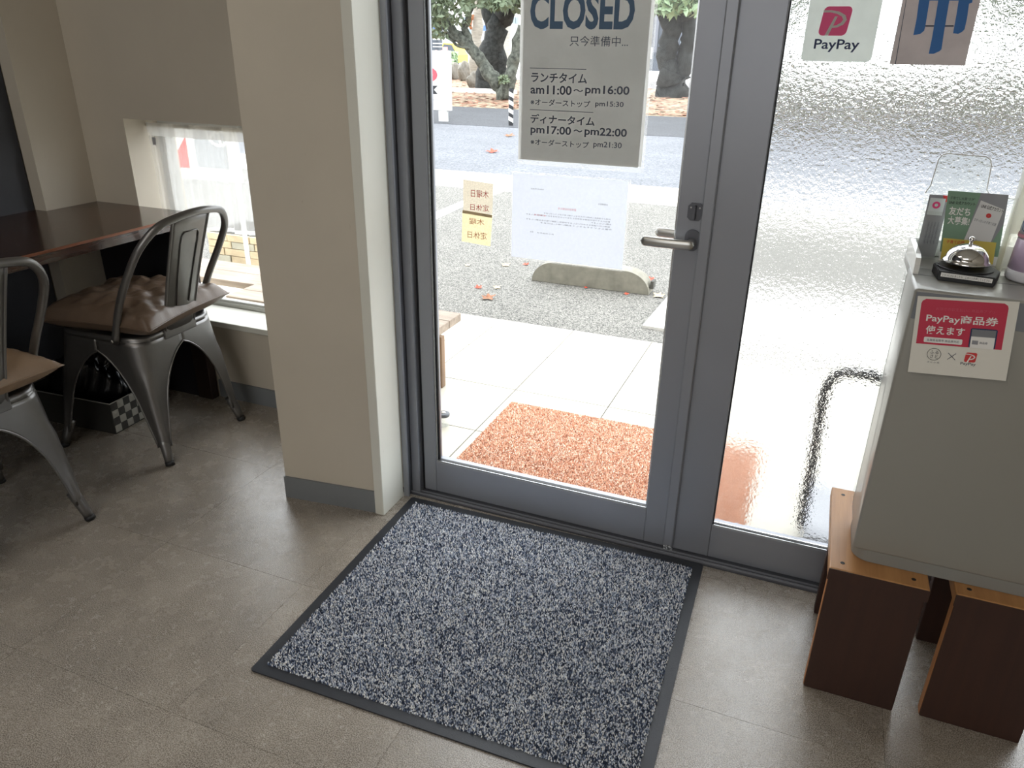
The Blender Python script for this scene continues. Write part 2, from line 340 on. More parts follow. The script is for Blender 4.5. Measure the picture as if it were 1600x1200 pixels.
def structure(name, mat, boxes, bev=0):
    bm = bmesh.new()
    for b in boxes: bx(bm, *b, bev)
    return fin(bm, name, mat, kind='structure')
structure('ceiling', M['ceil'], [(-3.0, 1.9, -4.7, .6, 2.6, 2.75)])
structure('wall_back', M['wall'], [(-3.0, 1.9, -4.75, -4.6, -.1, 2.6)])
structure('wall_right', M['wall'], [(1.75, 1.9, -4.6, .2, -.1, 2.6)])
structure('wall_left', M['dark'], [(-3.0, -2.588, -4.6, .114, 0, 2.6)])
# window wall with its opening, the cream column beside the table, the big pillar by the door
structure('wall_front', M['wall'], [(-3.0, -1.38, .332, .56, 1.03, 2.6), (-3.0, -2.326, .332, .56, 0, 1.03), (-2.326, -1.38, .332, .56, 0, .298)])
structure('wall_column', M['wall'], [(-3.0, -2.536, .12, .3315, 0, 2.6)])
bm = bmesh.new(); prism(bm, [(-1.375, -.163), (-1.077, -.128), (-1.077, .06), (-1.10, .115), (-1.30, .56), (-1.375, .56)], 0, 2.6)
fin(bm, 'wall_pillar', M['wall'], kind='structure')
structure('wall_lintel', M['wall'], [(-1.07, 1.75, 0.0, .2, 2.2, 2.6), (1.25, 1.75, 0.0, .2, 0, 2.2)])
structure('trim_1', M['wallw'], [(-1.0765, -1.047, -.138, -.02, 0, 2.6)], .0015)
bm = bmesh.new(); prism(bm, [(-1.377, -.169), (-1.078, -.134), (-1.078, -.128), (-1.377, -.163)], 0, .073); fin(bm, 'baseboard_pillar', M['base'], kind='structure')
structure('baseboard_front', M['base'], [(-2.07, -1.38, .326, .332, 0, .073)])
structure('trim_2', M['wallw'], [(-2.326, -1.376, .3215, .48, .298, .32)], .002)   # window sill board

# low window
win = root('window_1', (-1.85, .5, .3), kind='structure')
bm = bmesh.new()
bx(bm, -2.326, -1.376, .48, .53, .30, .338, .002); bx(bm, -2.326, -1.376, .48, .53, 1.0, 1.03, .002); bx(bm, -2.326, -2.30, .48, .53, .338, 1.0, .002)
bx(bm, -2.30, -1.376, .485, .489, .338, .346)
fin(bm, 'window_frame', M['bwhite'], win)
box('window_track', M['alud'], (-2.30, -1.376, .489, .497, .338, .344), win)
box('pane', M['glass'], (-2.30, -1.376, .506, .51, .34, 1.0), win)

# ------------------------------------------------------------------ entrance: frame, glazed leaf, fixed textured side light
fr = root('trim_3', (-1.04, .03, 0), kind='structure')
bm = bmesh.new(); bx(bm, -1.0465, -1.030, -.018, -.010, 0, 2.2, .001); fin(bm, 'cover_strip', M['alu'], fr)
bm = bmesh.new(); bx(bm, -1.0465, -1.034, -.010, .11, 0, 2.2); fin(bm, 'reveal_strip', M['alud'], fr)
bm = bmesh.new(); bx(bm, -1.034, -1.006, .012, .10, 0, 2.2, .002); fin(bm, 'jamb_frame', M['alu'], fr)
bm = bmesh.new(); bx(bm, -1.006, -.999, .035, .10, 0, 2.2); fin(bm, 'door_seal', M['rubber'], fr)
bm = bmesh.new(); bx(bm, -1.006, 1.25, .0, .10, 2.12, 2.2, .002); fin(bm, 'head_frame', M['alu'], fr)
bm = bmesh.new(); bx(bm, 1.17, 1.25, .0, .10, 0, 2.12, .002); fin(bm, 'jamb_frame', M['alu'], fr)
th = root('trim_4', (0, .04, 0), kind='structure')
bm = bmesh.new(); bx(bm, -1.05, 1.25, .002, .115, -.02, .006, .001); fin(bm, 'threshold', M['alud'], th)
bm = bmesh.new(); bx(bm, -1.034, 1.17, .004, .009, .006, .0095); bx(bm, -1.034, 1.17, .018, .022, .006, .0095); fin(bm, 'threshold_rib', M['alu'], th)

door = root('door_1', (-.6, .05, 0), kind='structure')
ZB, ZT = .012, 2.11
box('door_stile', M['alu'], (-.998, -.957, .030, .075, ZB, ZT), door, .002)
box('door_stile', M['alu'], (-.303, -.226, .030, .075, ZB, ZT), door, .002)
box('bottom_rail', M['alu'], (-.9568, -.3032, .0315, .0735, ZB, .117), door, .001)
box('top_rail', M['alu'], (-.9568, -.3032, .0315, .0735, 2.02, ZT), door, .001)
box('glazing_bead', M['bead'], (-.9565, -.3035, .034, .037, .117, .1205), door)
box('glazing_bead', M['bead'], (-.9565, -.9535, .034, .041, .1205, 2.02), door)
box('glazing_gasket', M['rubber'], (-.9535, -.3035, .038, .049, .117, .1215), door)
box('glazing_gasket', M['rubber'], (-.9535, -.9485, .041, .049, .1215, 2.02), door)
box('glazing_bead', M['bead'], (-.3065, -.3035, .034, .037, .1215, 2.02), door)
box('pane', M['glass'], (-.9485, -.3035, .049, .054, .1215, 2.02), door)
# astragal strip over the meeting stile, with its frayed lower end
box('meeting_strip', M['alu'], (-.247, -.219, .018, .030, .022, ZT), door, .003)
bm = bmesh.new()
for k in range(26):
    x = -.246+.026*rnd.random(); z = .006+.016*rnd.random(); bx(bm, x, x+.004, .019+.006*rnd.random(), .029, z, z+.005)
fin(bm, 'frayed_seal', M['bead'], door, kind='stuff')
# lock
bm = bmesh.new(); oct_ = [(-.017+.007, -.02), (.017-.007, -.02), (.017, -.013), (.017, .013), (.010, .02), (-.010, .02), (-.017, .013), (-.017, -.013)]
prism(bm, [(-.262+a, .941+b) for a, b in oct_], -.006, 0, XZ(.030)); lk = fin(bm, 'lock_plate', M['alud'], door)
bm = bmesh.new(); bx(bm, -.2645, -.2595, .010, .024, .925, .957, .001); fin(bm, 'thumb_turn', M['alud'], lk)
bm = bmesh.new()
for sx in (-.01, .01): tube(bm, [(-.262+sx, .024, .951), (-.262+sx, .0225, .951)], .002, 8)
fin(bm, 'screw', M['satin'], lk)
# lever handles
bm = bmesh.new(); prism(bm, rrect(.034, .050, .016, 6, -.262, .875), -.007, 0, XZ(.030)); rose = fin(bm, 'handle_rose', M['alud'], door)
bm = bmesh.new(); tube(bm, [(-.262, .028, .871), (-.262, .0, .871), (-.262, -.012, .871)], [.010, .010, .011], 16); fin(bm, 'handle_neck', M['satin'], rose, True)
def lever(y, xs, z, name, par, sag=0):
    bm = bmesh.new(); n = 16
    pts = [(xs[0]+(xs[1]-xs[0])*k/(n-1)) for k in range(n)]
    def f(u, v):
        x = xs[0]+(xs[1]-xs[0])*u; a = 2*math.pi*v; e = 1.0
        d = min(u, 1-u)*abs(xs[1]-xs[0]); r = .0115; e = math.sqrt(max(0, 1-max(0, (r-d)/r)**2))
        return (x, y-.012*math.sin(math.pi*u)*.3+.0055*math.cos(a)*max(e, .25), z+.0115*math.sin(a)*max(e, .02))
    g = grid(bm, 26, 17, f); bmesh.ops.remove_doubles(bm, verts=bm.verts, dist=.00005); bmesh.ops.holes_fill(bm, edges=bm.edges)
    return fin(bm, name, M['satin'], par, True)
lever(-.014, (-.375, -.250), .872, 'lever_handle', rose)
lever(.112, (-.368, -.250), .868, 'lever_handle', rose)
bm = bmesh.new(); tube(bm, [(-.262, .076, .868), (-.262, .112, .868)], .010, 14); fin(bm, 'handle_neck', M['satin'], rose, True)

sl = root('window_2', (.5, .05, 0), kind='structure')
box('fixed_stile', M['alu'], (-.224, -.124, .030, .075, ZB, ZT), sl, .002)
box('fixed_stile', M['alu'], (1.09, 1.168, .030, .075, ZB, ZT), sl, .002)
box('bottom_rail', M['alu'], (-.1238, 1.09, .0315, .0735, ZB, .111), sl, .001)
box('top_rail', M['alu'], (-.1238, 1.09, .0315, .0735, 2.02, ZT), sl, .001)
box('glazing_bead', M['bead'], (-.1235, 1.09, .034, .037, .111, .1145), sl)
box('glazing_gasket', M['rubber'], (-.1235, 1.09, .038, .047, .111, .1155), sl)
box('glazing_gasket', M['rubber'], (-.1235, -.1205, .036, .047, .1155, 2.02), sl)
bm = bmesh.new(); bx(bm, -.1205, 1.09, .0475, .0525, .1155, 2.02); fin(bm, 'textured_pane', M['obs'], sl)

# ------------------------------------------------------------------ ground outside
gr = root('ground', (0, 3, 0), kind='structure')
box('terrace_bed', M['grout'], (-4.2, 2.0, .115, 1.640, -.1, -.004), gr)
TX = [-1.418+.392*k for k in range(-7, 9)]; TY = [.078, .469, .860, 1.247, 1.640]
for i in range(len(TX)-1):
    for j in range(4):
        y0 = max(TY[j], .117); x0, x1 = TX[i]+.002, TX[i+1]-.002
        if x0 < -2.3 and j == 0 and False: continue
        yy0 = max(y0, .562) if x1 < -1.0 and False else y0
        if x1 < -1.25 and TY[j+1] < .56: continue
        bm = bmesh.new(); bx(bm, x0, x1, max(yy0, .562 if x1 < -1.25 else 0)+.002, TY[j+1]-.002, -.004, .0005); fin(bm, 'terrace_tile', M['tile'], gr)
def strip(name, mat, x0, x1, y0, y1, z=0.0, t=.08, bev=0): return box(name, mat, (x0, x1, y0, y1, z-t, z), None, bev, kind='structure')
strip('parking_lot', M['lot'], -16, 8, 1.640, 5.15, -.002)
strip('gutter', M['gut'], -30, 12, 5.15, 6.12, -.001)
strip('road', M['road'], -40, 20, 6.12, 11.1, -.004)
strip('pavement', M['walk'], -50, 25, 11.1, 15.1, .0)
strip('planting_strip', M['soil'], -60, 30, 15.1, 31, .004)
strip('far_paving', M['far'], -120, 60, 31, 120, .0)
# painted line of the parking bay, white concrete slab
bm = bmesh.new()
q = [(-3.62, 2.20), (-2.60, 5.15), (-2.78, 5.15), (-3.82, 2.20)]
q = [(-2.84, 3.60), (-2.60, 4.95), (-2.78, 4.98), (-3.10, 4.10), (-3.60, 3.2), (-3.3, 3.0)]
fa = [at(680, 343, 2, 0), at(725, 322, 2, 0), at(800, 294, 2, 0), at(850, 277, 2, 0), at(850, 271, 2, 0), at(800, 287, 2, 0), at(725, 313, 2, 0), at(640, 348, 2, 0), at(640, 362, 2, 0)]
prism(bm, [(p.x, p.y) for p in fa], -.002, .001); fin(bm, 'bay_line', M['line'], kind='structure')
bm = bmesh.new(); prism(bm, [(-.725, 1.828), (-.10, 1.80), (1.8, 1.80), (1.8, 2.62), (-.70, 2.60), (-.705, 2.43)], -.002, .012); fin(bm, 'concrete_slab', M['slab'], kind='structure')

# wheel stop
ws = root('wheel_stop', (-1.175, 2.42, 0), 'weathered concrete wheel stop with rounded ends on the gravelly parking lot', 'wheel stop')
bm = bmesh.new(); L, H = .715, .125; r = .15
pts = [(-L/2, 0), (L/2, 0)] + [(L/2-r+r*math.cos(R(a)), H*math.sin(R(a))) for a in range(10, 91, 10)] + [(-L/2+r-r*math.cos(R(a)), H*math.sin(R(a))) for a in range(90, 9, -10)]
prism(bm, [(-1.175+a, b) for a, b in pts], 0, .11, XZ(2.38)); fin(bm, 'curb_body', M['curb'], ws)
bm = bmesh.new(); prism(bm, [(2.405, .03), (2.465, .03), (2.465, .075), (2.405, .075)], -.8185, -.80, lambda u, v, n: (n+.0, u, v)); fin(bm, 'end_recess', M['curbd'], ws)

# ------------------------------------------------------------------ mats
mt = root('door_mat', (-.566, -.393, 0), 'grey blue speckled door mat with black rubber border on the floor inside the glass door', 'mat')
W_, D_ = .890, .765; mr = R(1.1)
bm = bmesh.new(); prism(bm, rrect(W_, D_, .008, 3), 0, .004); bmesh.ops.transform(bm, matrix=Matrix.Translation((-.566, -.393, 0)) @ Matrix.Rotation(mr, 4, 'Z'), verts=bm.verts); fin(bm, 'rubber_border', M['matb'], mt)
tufts('carpet_pile', W_-.055, D_-.055, .0038, .0031, .0065, ['#343e54', '#5c6982', '#a8b3c6', '#e2e7f0', '#ffffff'], [22, 20, 20, 20, 18], M['tuft'], mt, -.566, -.393, mr, 3)
om = root('coir_mat', (-.525, .432, 0), 'rust orange looped door mat on the pale terrace tiles outside the door', 'mat')
box('mat_backing', M['leafb'], (-.995, -.045, .125, .742, .0006, .004), om)
tufts('mat_loops', .945, .612, .004, .0042, .0055, ['#c78a6e', '#e3a98b', '#f0c3a8', '#f8dfcd', '#a9694e'], [20, 32, 28, 14, 6], M['tuft'], om, -.52, .4335, 0, 5)

# ------------------------------------------------------------------ signs taped to the door glass
YS = .0455
def dface(p0, ex_sign, W, H, parent, y):  # face on the door plane, reader inside the room
    return Face((p0[0], y, p0[1]), (1, 0, 0), (0, 0, -1), W, H, parent)
# CLOSED sign
cs = root('closed_sign', (-.56, YS, 1.02), 'grey CLOSED sign with opening hours in a clear laminate sleeve hanging on the door glass', 'sign')
x0, x1, zb, zt = -.712, -.394, 1.016, 1.47
box('laminate_sleeve', M['film'], (x0, x1, YS-.0004, YS+.0004, zb, zt), cs)
sheet('back_sheet', M['signp'], x0+.010, x1-.006, zb+.014, zt-.008, YS-.0022, cs)
sheet('front_sheet', M['signp'], x0+.003, x1-.013, zb+.012, zt-.010, YS-.0042, cs)
F = Face((x0, YS-.0042, zt), (1, 0, 0), (0, 0, -1), x1-x0, zt-zb, cs)
def tl(F, body, pl, pr_, top, mat, bold=0, mirror=False, bot=None, name='printed_text'):
    """line of print: baseline from pixel pl to pr_, top of the letters at pixel height top, on the face's own plane"""
    y = F.O.y; a = at(*pl, 1, y); b = at(*pr_, 1, y); t = at(pl[0], top, 1, y)
    u0, u1 = (a.x-F.O.x)/F.W, (b.x-F.O.x)/F.W; v1 = (F.O.z-(a.z+b.z)/2)/F.H; v0 = v1-(t.z-a.z)/F.H
    return F.text(body, u0, u1, v0, v1, mat, bold=bold, mirror=mirror, name=name)
tl(F, 'CLOSED', (828, 46.5), (990, 46), -12, M['inkb'], .035)
tl(F, '只今準備中...', (890, 72), (981, 73), 56, M['ink'], .0)
tl(F, 'ランチタイム', (830, 129), (917, 130), 113.5, M['ink'], .02)
tl(F, 'am11:00', (829, 147), (893, 148), 133, M['ink'], .02)
tl(F, '～', (896, 143), (911, 144), 139, M['ink'], .02)
tl(F, 'pm16:00', (914, 151), (983, 151), 134, M['ink'], .02)
tl(F, '※オーダーストップ', (829, 165.5), (922, 167), 155, M['ink'], .008)
tl(F, 'pm15:30', (930, 168.5), (974, 169.5), 158, M['ink'], .01)
tl(F, 'ディナータイム', (829, 193.5), (929, 196), 179, M['ink'], .02)
tl(F, 'pm17:00', (829, 213), (892, 213), 197, M['ink'], .02)
tl(F, '～', (896, 206), (910, 207), 202, M['ink'], .02)
tl(F, 'pm22:00', (913, 216), (979, 216), 200, M['ink'], .02)
tl(F, '※オーダーストップ', (829, 228), (920, 230), 218, M['ink'], .008)
tl(F, 'pm21:30', (927, 232.5), (971, 234), 221, M['ink'], .01)
for (a, b) in (((829, 106.5), (917, 108)), ((829, 171.5), (928, 175))):
    p, q = at(*a, 1, YS), at(*b, 1, YS); z = (p.z+q.z)/2; box('printed_rule', M['ink'], (p.x, q.x, YS-.0047, YS-.0043, z-.0006, z+.0006), cs)
# white notice, printed side facing the street
nt = root('notice_paper', (-.575, YS, .78), 'white laminated notice with mirrored small print taped to the door glass below the closed sign', 'notice')
n0, n1, nb, ntp = -.724, -.427, .781, .994
box('laminate_sleeve', M['film'], (n0-.004, n1+.006, YS-.0003, YS+.0003, nb-.006, ntp+.004), nt)
sheet('paper_sheet', M['pap'], n0, n1, nb, ntp, YS-.0011, nt)
F = Face((n0, YS-.0011, ntp), (1, 0, 0), (0, 0, -1), n1-n0, ntp-nb, nt)
F.text('令和5年7月吉日', .17, .285, .155, .172, M['ink'], mirror=True)
F.text('お客様各位', .76, .84, .262, .282, M['ink'], mirror=True)
F.text('定休日のお知らせ', .415, .575, .350, .378, M['inkr'], mirror=True)
for i, (a, b, s_) in enumerate(((.29, .87, '日頃より当店をご利用いただきまして誠にありがとうございます'), (.13, .87, '都合により下記の日程を定休日とさせていただきますのでご案内いたします'), (.70, .88, 'お願いいたします。'), (.13, .87, '皆様にはご迷惑をおかけいたしますが何卒ご理解ご協力をお願いします'), (.26, .89, '今後ともどうぞよろしくお願い申し上げます'))):
    F.text(s_, a, b, .425+.029*i, .443+.029*i, M['ink'], mirror=True)
F.text('定休日を', .20, .31, .454, .472, M['inkr'], .0008, mirror=True)
F.text('店主', .17, .20, .66, .678, M['ink'], mirror=True); F.text('おこのみやき', .235, .385, .665, .683, M['ink'], mirror=True)
# hand-written note, two slips one above the other
hn = root('handwritten_note', (-.82, YS, .80), 'small yellowed handwritten note of two slips with red characters, left of the white notice', 'note')
def slip(name, q, mat, dy):
    bm = bmesh.new(); bm.faces.new([bm.verts.new((x, YS-dy, z)) for x, z in q])
    return fin(bm, name, mat, hn)
slip('upper_slip', [(-.862, .886), (-.779, .886), (-.776, .963), (-.861, .968)], M['yel2'], .0016)
slip('lower_slip', [(-.868, .806), (-.784, .801), (-.779, .884), (-.8645, .889)], M['yel'], .0010)
slip('dark_fold', [(-.864, .8815), (-.779, .8765), (-.779, .884), (-.8635, .8895)], M['leafc'], .0024)
F = Face((-.868, YS-.0016, .968), (1, 0, 0), (0, 0, -1), .09, .167, hn)
F.text('木曜日', .32, .88, .14, .255, M['inkr'], .0005, .0, 'handwriting', True)
F.text('定休日', .30, .88, .36, .46, M['inkr'], .0005, .0, 'handwriting', True)
F.text('木曜', .26, .74, .58, .68, M['inkfr'], .0003, .0, 'handwriting', True)
F.text('定休日', .20, .82, .79, .90, M['inkfr'], .0003, .0, 'handwriting', True)

# ------------------------------------------------------------------ stickers on the textured glass
YK = .0470
s1 = root('payment_sticker', (-.02, YK, 1.26), 'pale green sticker with pink square logo and PayPay lettering on the textured glass', 'sticker')
bm = bmesh.new(); bm.faces.new([bm.verts.new((u, YK-.0005, v)) for u, v in rrect(.134, .190, .010, 5, -.019, 1.359)]); fin(bm, 'sticker_film', M['stk'], s1)
F = Face((-.086, YK-.0006, 1.454), (1, 0, 0), (0, 0, -1), .134, .190, s1)
def pp_logo(F, u, v, s, mat, matw):
    """rounded square with a slanted letter P cut by a swoosh; u,v top left, s size in metres"""
    W, H = F.W, F.H; X = lambda a: u+a*s/W; Y = lambda b: v+b*s/H
    r = [( .5+a, .5+b) for a, b in rrect(1, 1, .17, 5)]
    F.poly('logo_square', [(X(a+.05-.1*b), Y(b)) for a, b in r], mat, .0006)
    arc = [(.02+.0*k, .20) for k in range(1)]
    st = [(.20, 1.0), (.33, 1.0), (.56, .34), (.46, .34)]
    F.poly('logo_stroke', [(X(a), Y(b)) for a, b in st], matw, .0009)
    out = [(0.0, .13), (.30, .13), (.60, .18), (.83, .30), (.90, .46), (.80, .62), (.60, .72), (.36, .74), (.39, .67), (.56, .64), (.71, .55), (.77, .45), (.70, .34), (.50, .25), (.28, .205), (.04, .21)]
    F.poly('logo_swoosh', [(X(a), Y(b)) for a, b in out], matw, .0012)
pa = at(1287, 10, 1, YK); F_s = .0475
pp_logo(F, (pa.x-F.O.x)/F.W, (F.O.z-pa.z)/F.H, .053, M['mag'], M['stk'])
tl(F, 'PayPay', (1270, 83), (1341, 80), 63, M['navy'], .015)
s2 = root('brush_character_sticker', (.148, YK, 1.26), 'brown sticker with bold blue brush character on the textured glass', 'sticker')
sheet('sticker_film', M['stb'], .0825, .2155, 1.2615, 1.45, YK-.0005, s2)
F = Face((.0825, YK-.0006, 1.45), (1, 0, 0), (0, 0, -1), .133, .1885, s2)
def ppoly(F, name, pts, mat, layer=.0005):
    q = [at(*p, 1, F.O.y) for p in pts]; return F.poly(name, [((p.x-F.O.x)/F.W, (F.O.z-p.z)/F.H) for p in q], mat, layer)
ppoly(F, 'brush_stroke', [(1437, -20), (1453, -20), (1452.5, 0), (1446, 40), (1444, 48), (1438, 53), (1427, 55), (1432, 30), (1436, 0)], M['blueb'], .0008)
ppoly(F, 'brush_stroke', [(1468, -20), (1484, -20), (1483.5, 0), (1475, 50), (1471, 77), (1468, 80), (1459, 84), (1451, 84), (1456, 60), (1462, 25), (1466, 0)], M['blueb'], .0008)
ppoly(F, 'brush_stroke', [(1499, -20), (1518, -20), (1519.5, 0), (1519, 4), (1514, 6), (1511, 28), (1507, 46), (1503, 50), (1497, 53), (1489, 52), (1494, 25), (1498, 0)], M['blueb'], .0008)
ppoly(F, 'brush_stroke', [(1440, -12), (1519, -11), (1519, 1), (1452, 1)], M['blueb'], .0006)
ppoly(F, 'thin_rule', [(1446, 39.3), (1490, 39.3), (1490, 41.8), (1446, 41.8)], M['ink'], .0004)
ppoly(F, 'thin_rule', [(1415.5, 0), (1416.5, 0), (1399.5, 101), (1398.2, 101)], M['ink'], .0004)

# ------------------------------------------------------------------ stools and the ivory cabinet
def stool(x0, x1, y0, y1, h, label):
    s = root('wooden_stool', ((x0+x1)/2, (y0+y1)/2, 0), label, 'stool', 'low wooden stools under the ivory cabinet')
    t = .028
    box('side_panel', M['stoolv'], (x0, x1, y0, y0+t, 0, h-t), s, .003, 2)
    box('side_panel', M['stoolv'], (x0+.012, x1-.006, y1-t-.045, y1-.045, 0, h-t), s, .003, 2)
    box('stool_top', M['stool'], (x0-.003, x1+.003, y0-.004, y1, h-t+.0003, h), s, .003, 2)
    box('shaded_front_edge', M['stoolv'], (x0-.0032, x1+.0032, y0-.0055, y0-.0041, h-t+.0003, h-.0012), s)  # dark strip paints the shade on the backlit front edge
    box('lit_side_edge', M['stooledge'], (x0-.0008, x0+.0005, y0+.003, y0+t-.003, .004, h-t-.002), s)  # orange strip paints outside light onto the left panel edge
    for px in (x0+.022, x1-.025):
        for py in (y0+.022, y1-.03):
            bm = bmesh.new(); lathe(bm, [(.0045, 0), (.0045, .0004), (.003, .0006), (.0015, .0002)], (px, py, h), 12); fin(bm, 'screw', M['rubber'], s)
    return s
stool(.145, .324, -.343, -.010, .325, 'low dark-stained wooden stool whose lit top and left edge show beside the cabinet')
stool(.376, .560, -.333, -.010, .325, 'low dark-stained wooden stool at the right edge, in shadow under the cabinet')

cb_ = root('cabinet', (.37, -.15, .325), 'ivory plastic cabinet with grey band standing on two low wooden stools', 'cabinet')
BX0, BX1, BY0, BY1, BZ0, BZ1 = .180, .585, -.300, -.015, .352, .905
bm = bmesh.new(); bx(bm, BX0, BX1, BY0, -.135, BZ0, BZ1, .006, 3); bx(bm, BX0+.002, BX1, -.140, BY1, .886, BZ1, .003, 2); fin(bm, 'housing', M['box'], cb_, True)
box('back_trim', M['boxb'], (BX0+.0005, BX1, -.1345, -.128, .36, .886), cb_)
box('clear_side_film', M['acryl'], (BX0-.0002, BX0+.0012, -.127, -.095, .37, .885), cb_)
bm = bmesh.new(); prism(bm, rrect(BX1-BX0-.006, .160, .035, 8, (BX0+BX1)/2, -.217), .326, .3535); fin(bm, 'base_plinth', M['boxb'], cb_)
box('control_band', M['boxd'], (BX0+.004, BX1-.004, BY0-.0012, BY0+.002, .851, .900), cb_, .0006)
box('lid_seam', M['alud'], (BX0+.004, BX1-.004, -.1975, -.196, .9048, .9054), cb_)
bm = bmesh.new()
pth = [(-.196, .0), (-.196, .018), (-.188, .030), (-.17, .034), (-.035, .034), (-.022, .028), (-.018, .0)]
prism(bm, [(y, .9045+z) for y, z in pth], BX0+.003, BX0+.012, lambda u, v, n: (n, u, v))
bx(bm, BX0+.003, BX1-.003, -.026, -.017, .9045, .938, .002)
fin(bm, 'raised_rim', M['whitep'], cb_)

# payment voucher sheet on the front of the cabinet
vs = root('voucher_poster', (.265, -.302, .76), 'crimson and white sheet reading PayPay商品券 使えます taped to the cabinet front', 'poster')
A = R(3.6); ex = Vector((math.cos(A), 0, math.sin(A))); ey = Vector((math.sin(A)*1.4, -.07, -math.cos(A))).normalized()
O = Vector((.187, -.3022, .893)); PW, PH = .153, .140
F = Face(O, ex, ey, PW, PH, vs)
bm = bmesh.new(); prism(bm, [(0, 0), (1, 0), (1, 1), (0, 1)], -.0006, 0, lambda u, v, n: F.pt(u, v, n)); fin(bm, 'paper_sheet', P('voucher_paper', '#e3e1d8', .5), vs)
F.poly('crimson_panel', [(.045, .61), (.045, .09), (.055, .055), (.09, .03), (.86, .03), (.895, .055), (.905, .09), (.905, .61)], M['pink'], .0004)
F.text('お店でのお支払いに商品券アプリ', .2, .78, .125, .165, P('faint_print', '#c8566c', .5), .0007)
F.text('PayPay商品券', .115, .83, .21, .335, M['inkw'], .0007, .015)
F.text('使えます', .125, .52, .365, .475, M['inkw'], .0007, .015)
F.rect('caption_bar', .12, .515, .51, .585, M['inkw'], .0007, .002)
F.text('佐賀県佐賀市 商品券対応', .15, .48, .535, .567, M['ink'], .0010)
F.rect('phone_outline', .575, .36, .84, .61, M['navy'], .0007, .003)
F.rect('phone_screen', .59, .375, .825, .61, M['inkw'], .0010)
F.rect('phone_header', .59, .375, .825, .465, M['boxd'], .0012)
F.rect('voucher_icon', .605, .515, .665, .565, M['lgrey'], .0013)
F.text('商品券', .68, .76, .525, .555, M['ink'], .0013)
F.ring('round_mark', .245, .735, .0112, .0008, M['inkk'], .0006)
F.text('ふる\nさと', .20, .29, .685, .785, M['inkk'], .0006, .0)
F.text('さとふる', .185, .31, .83, .85, M['ink'], .0006)
F.poly('cross_mark', [(.385, .705), (.39, .70), (.47, .785), (.465, .79)], M['ink'], .0006); F.poly('cross_mark', [(.47, .705), (.465, .70), (.385, .785), (.39, .79)], M['ink'], .0006)
pp_logo(F, .56, .675, .0175, M['inkr'], M['inkw'])
F.text('PayPay', .525, .68, .805, .85, M['ink'], .0006, .01)

# call bell
bell = root('call_bell', (.271, -.175, .905), 'chrome service bell on a black hexagonal base with white label strip, on the cabinet top', 'bell')
bm = bmesh.new(); BZ = .9056
hexa = [(.222, -.222), (.310, -.235), (.334, -.190), (.316, -.128), (.240, -.120), (.212, -.168)]
hexa = [(.221, -.224), (.309, -.236), (.325, -.180), (.311, -.130), (.245, -.122), (.217, -.165)]
prism(bm, hexa, BZ, BZ+.017); bmesh.ops.bevel(bm, geom=[e for e in bm.edges], offset=.0012, segments=2, affect='EDGES'); fin(bm, 'bell_base', M['rubber'], bell)
bm = bmesh.new(); lathe(bm, [(.046, BZ+.017), (.046, BZ+.019), (.044, BZ+.0195)], (.268, -.180, 0), 40); fin(bm, 'base_disc', M['rubber'], bell)
bm = bmesh.new(); cx, cy, z0 = .267, -.178, BZ+.026
prof = [(.0375, 0), (.0390, .0015), (.0390, .004), (.0365, .006)] + [(.0355*math.cos(R(a)), .006+.029*math.sin(R(a))) for a in range(8, 87, 6)] + [(.001, .035)]
lathe(bm, [(r, z) for r, z in prof], (cx, cy, z0), 48); fin(bm, 'bell_dome', M['chrome'], bell, True)
bm = bmesh.new(); lathe(bm, [(.003, 0), (.0028, .006), (.0046, .0075), (.005, .010), (.0042, .0135), (.001, .015)], (cx, cy, z0+.034), 20); fin(bm, 'push_knob', M['chrome'], bell, True)
bm = bmesh.new(); lathe(bm, [(.008, -.008), (.008, .004)], (cx, cy, z0), 16); fin(bm, 'bell_post', M['alud'], bell)
a_, b_ = Vector((.221, -.224, 0)), Vector((.309, -.236, 0)); e_ = (b_-a_).normalized()
F = Face(a_+e_*.004+Vector((0, 0, BZ+.0150))+Vector((0, -.0006, 0)), e_, (0, 0, -1), .081, .0075, bell)
F.rect('label_strip', 0, 0, 1, 1, M['inkw'], .0002)
F.text('いらっしゃいましたら、このベルを押してください。', .03, .97, .22, .80, M['inkk'], .0005)

# acrylic leaflet stand with its leaflets
ah = root('leaflet_holder', (.27, -.06, .905), 'clear acrylic leaflet holder with tall rounded tab on the cabinet top behind the bell', 'holder')
bm = bmesh.new(); yh = -.040
tab = [(.190, .906), (.350, .906), (.350, 1.030), (.300, 1.036)] + [(.293+.0*k, 1.045) for k in range(1)] + [(.290, 1.09), (.286, 1.100), (.278, 1.105), (.210, 1.107), (.203, 1.103), (.199, 1.095)] + [(.196, 1.045), (.192, 1.037), (.190, 1.030)]
prism(bm, tab, 0, .002, XZ(yh)); fin(bm, 'back_panel', M['acryl'], ah)
bm = bmesh.new()
edge = [(x, yh, z) for x, z in tab[2:]]; tube(bm, edge, .0011, 6); fin(bm, 'polished_edge', M['whitep'], ah)
box('front_panel', M['acryl'], (.194, .232, -.0625, -.061, .906, 1.0), ah)
box('holder_side', M['acryl'], (.1915, .1935, -.0625, -.042, .906, 1.025), ah)
gl_ = root('leaflet', (.285, -.05, .906), 'green leaflet reading 友だち大募集 standing in the acrylic holder', 'leaflet')
F = Face((.226, -.0600, 1.041), (1, 0, 0), Vector((.095, 0, -1)), .1015, .138, gl_)
bm = bmesh.new(); prism(bm, [(0, 0), (1, 0), (1, 1), (0, 1)], -.0008, 0, lambda u, v, n: F.pt(u, v, n)); fin(bm, 'leaflet_sheet', P('leaflet_paper', '#dfe2df', .5), gl_)
F.rect('green_field', 0, 0, 1, .86, M['green'], .0003)
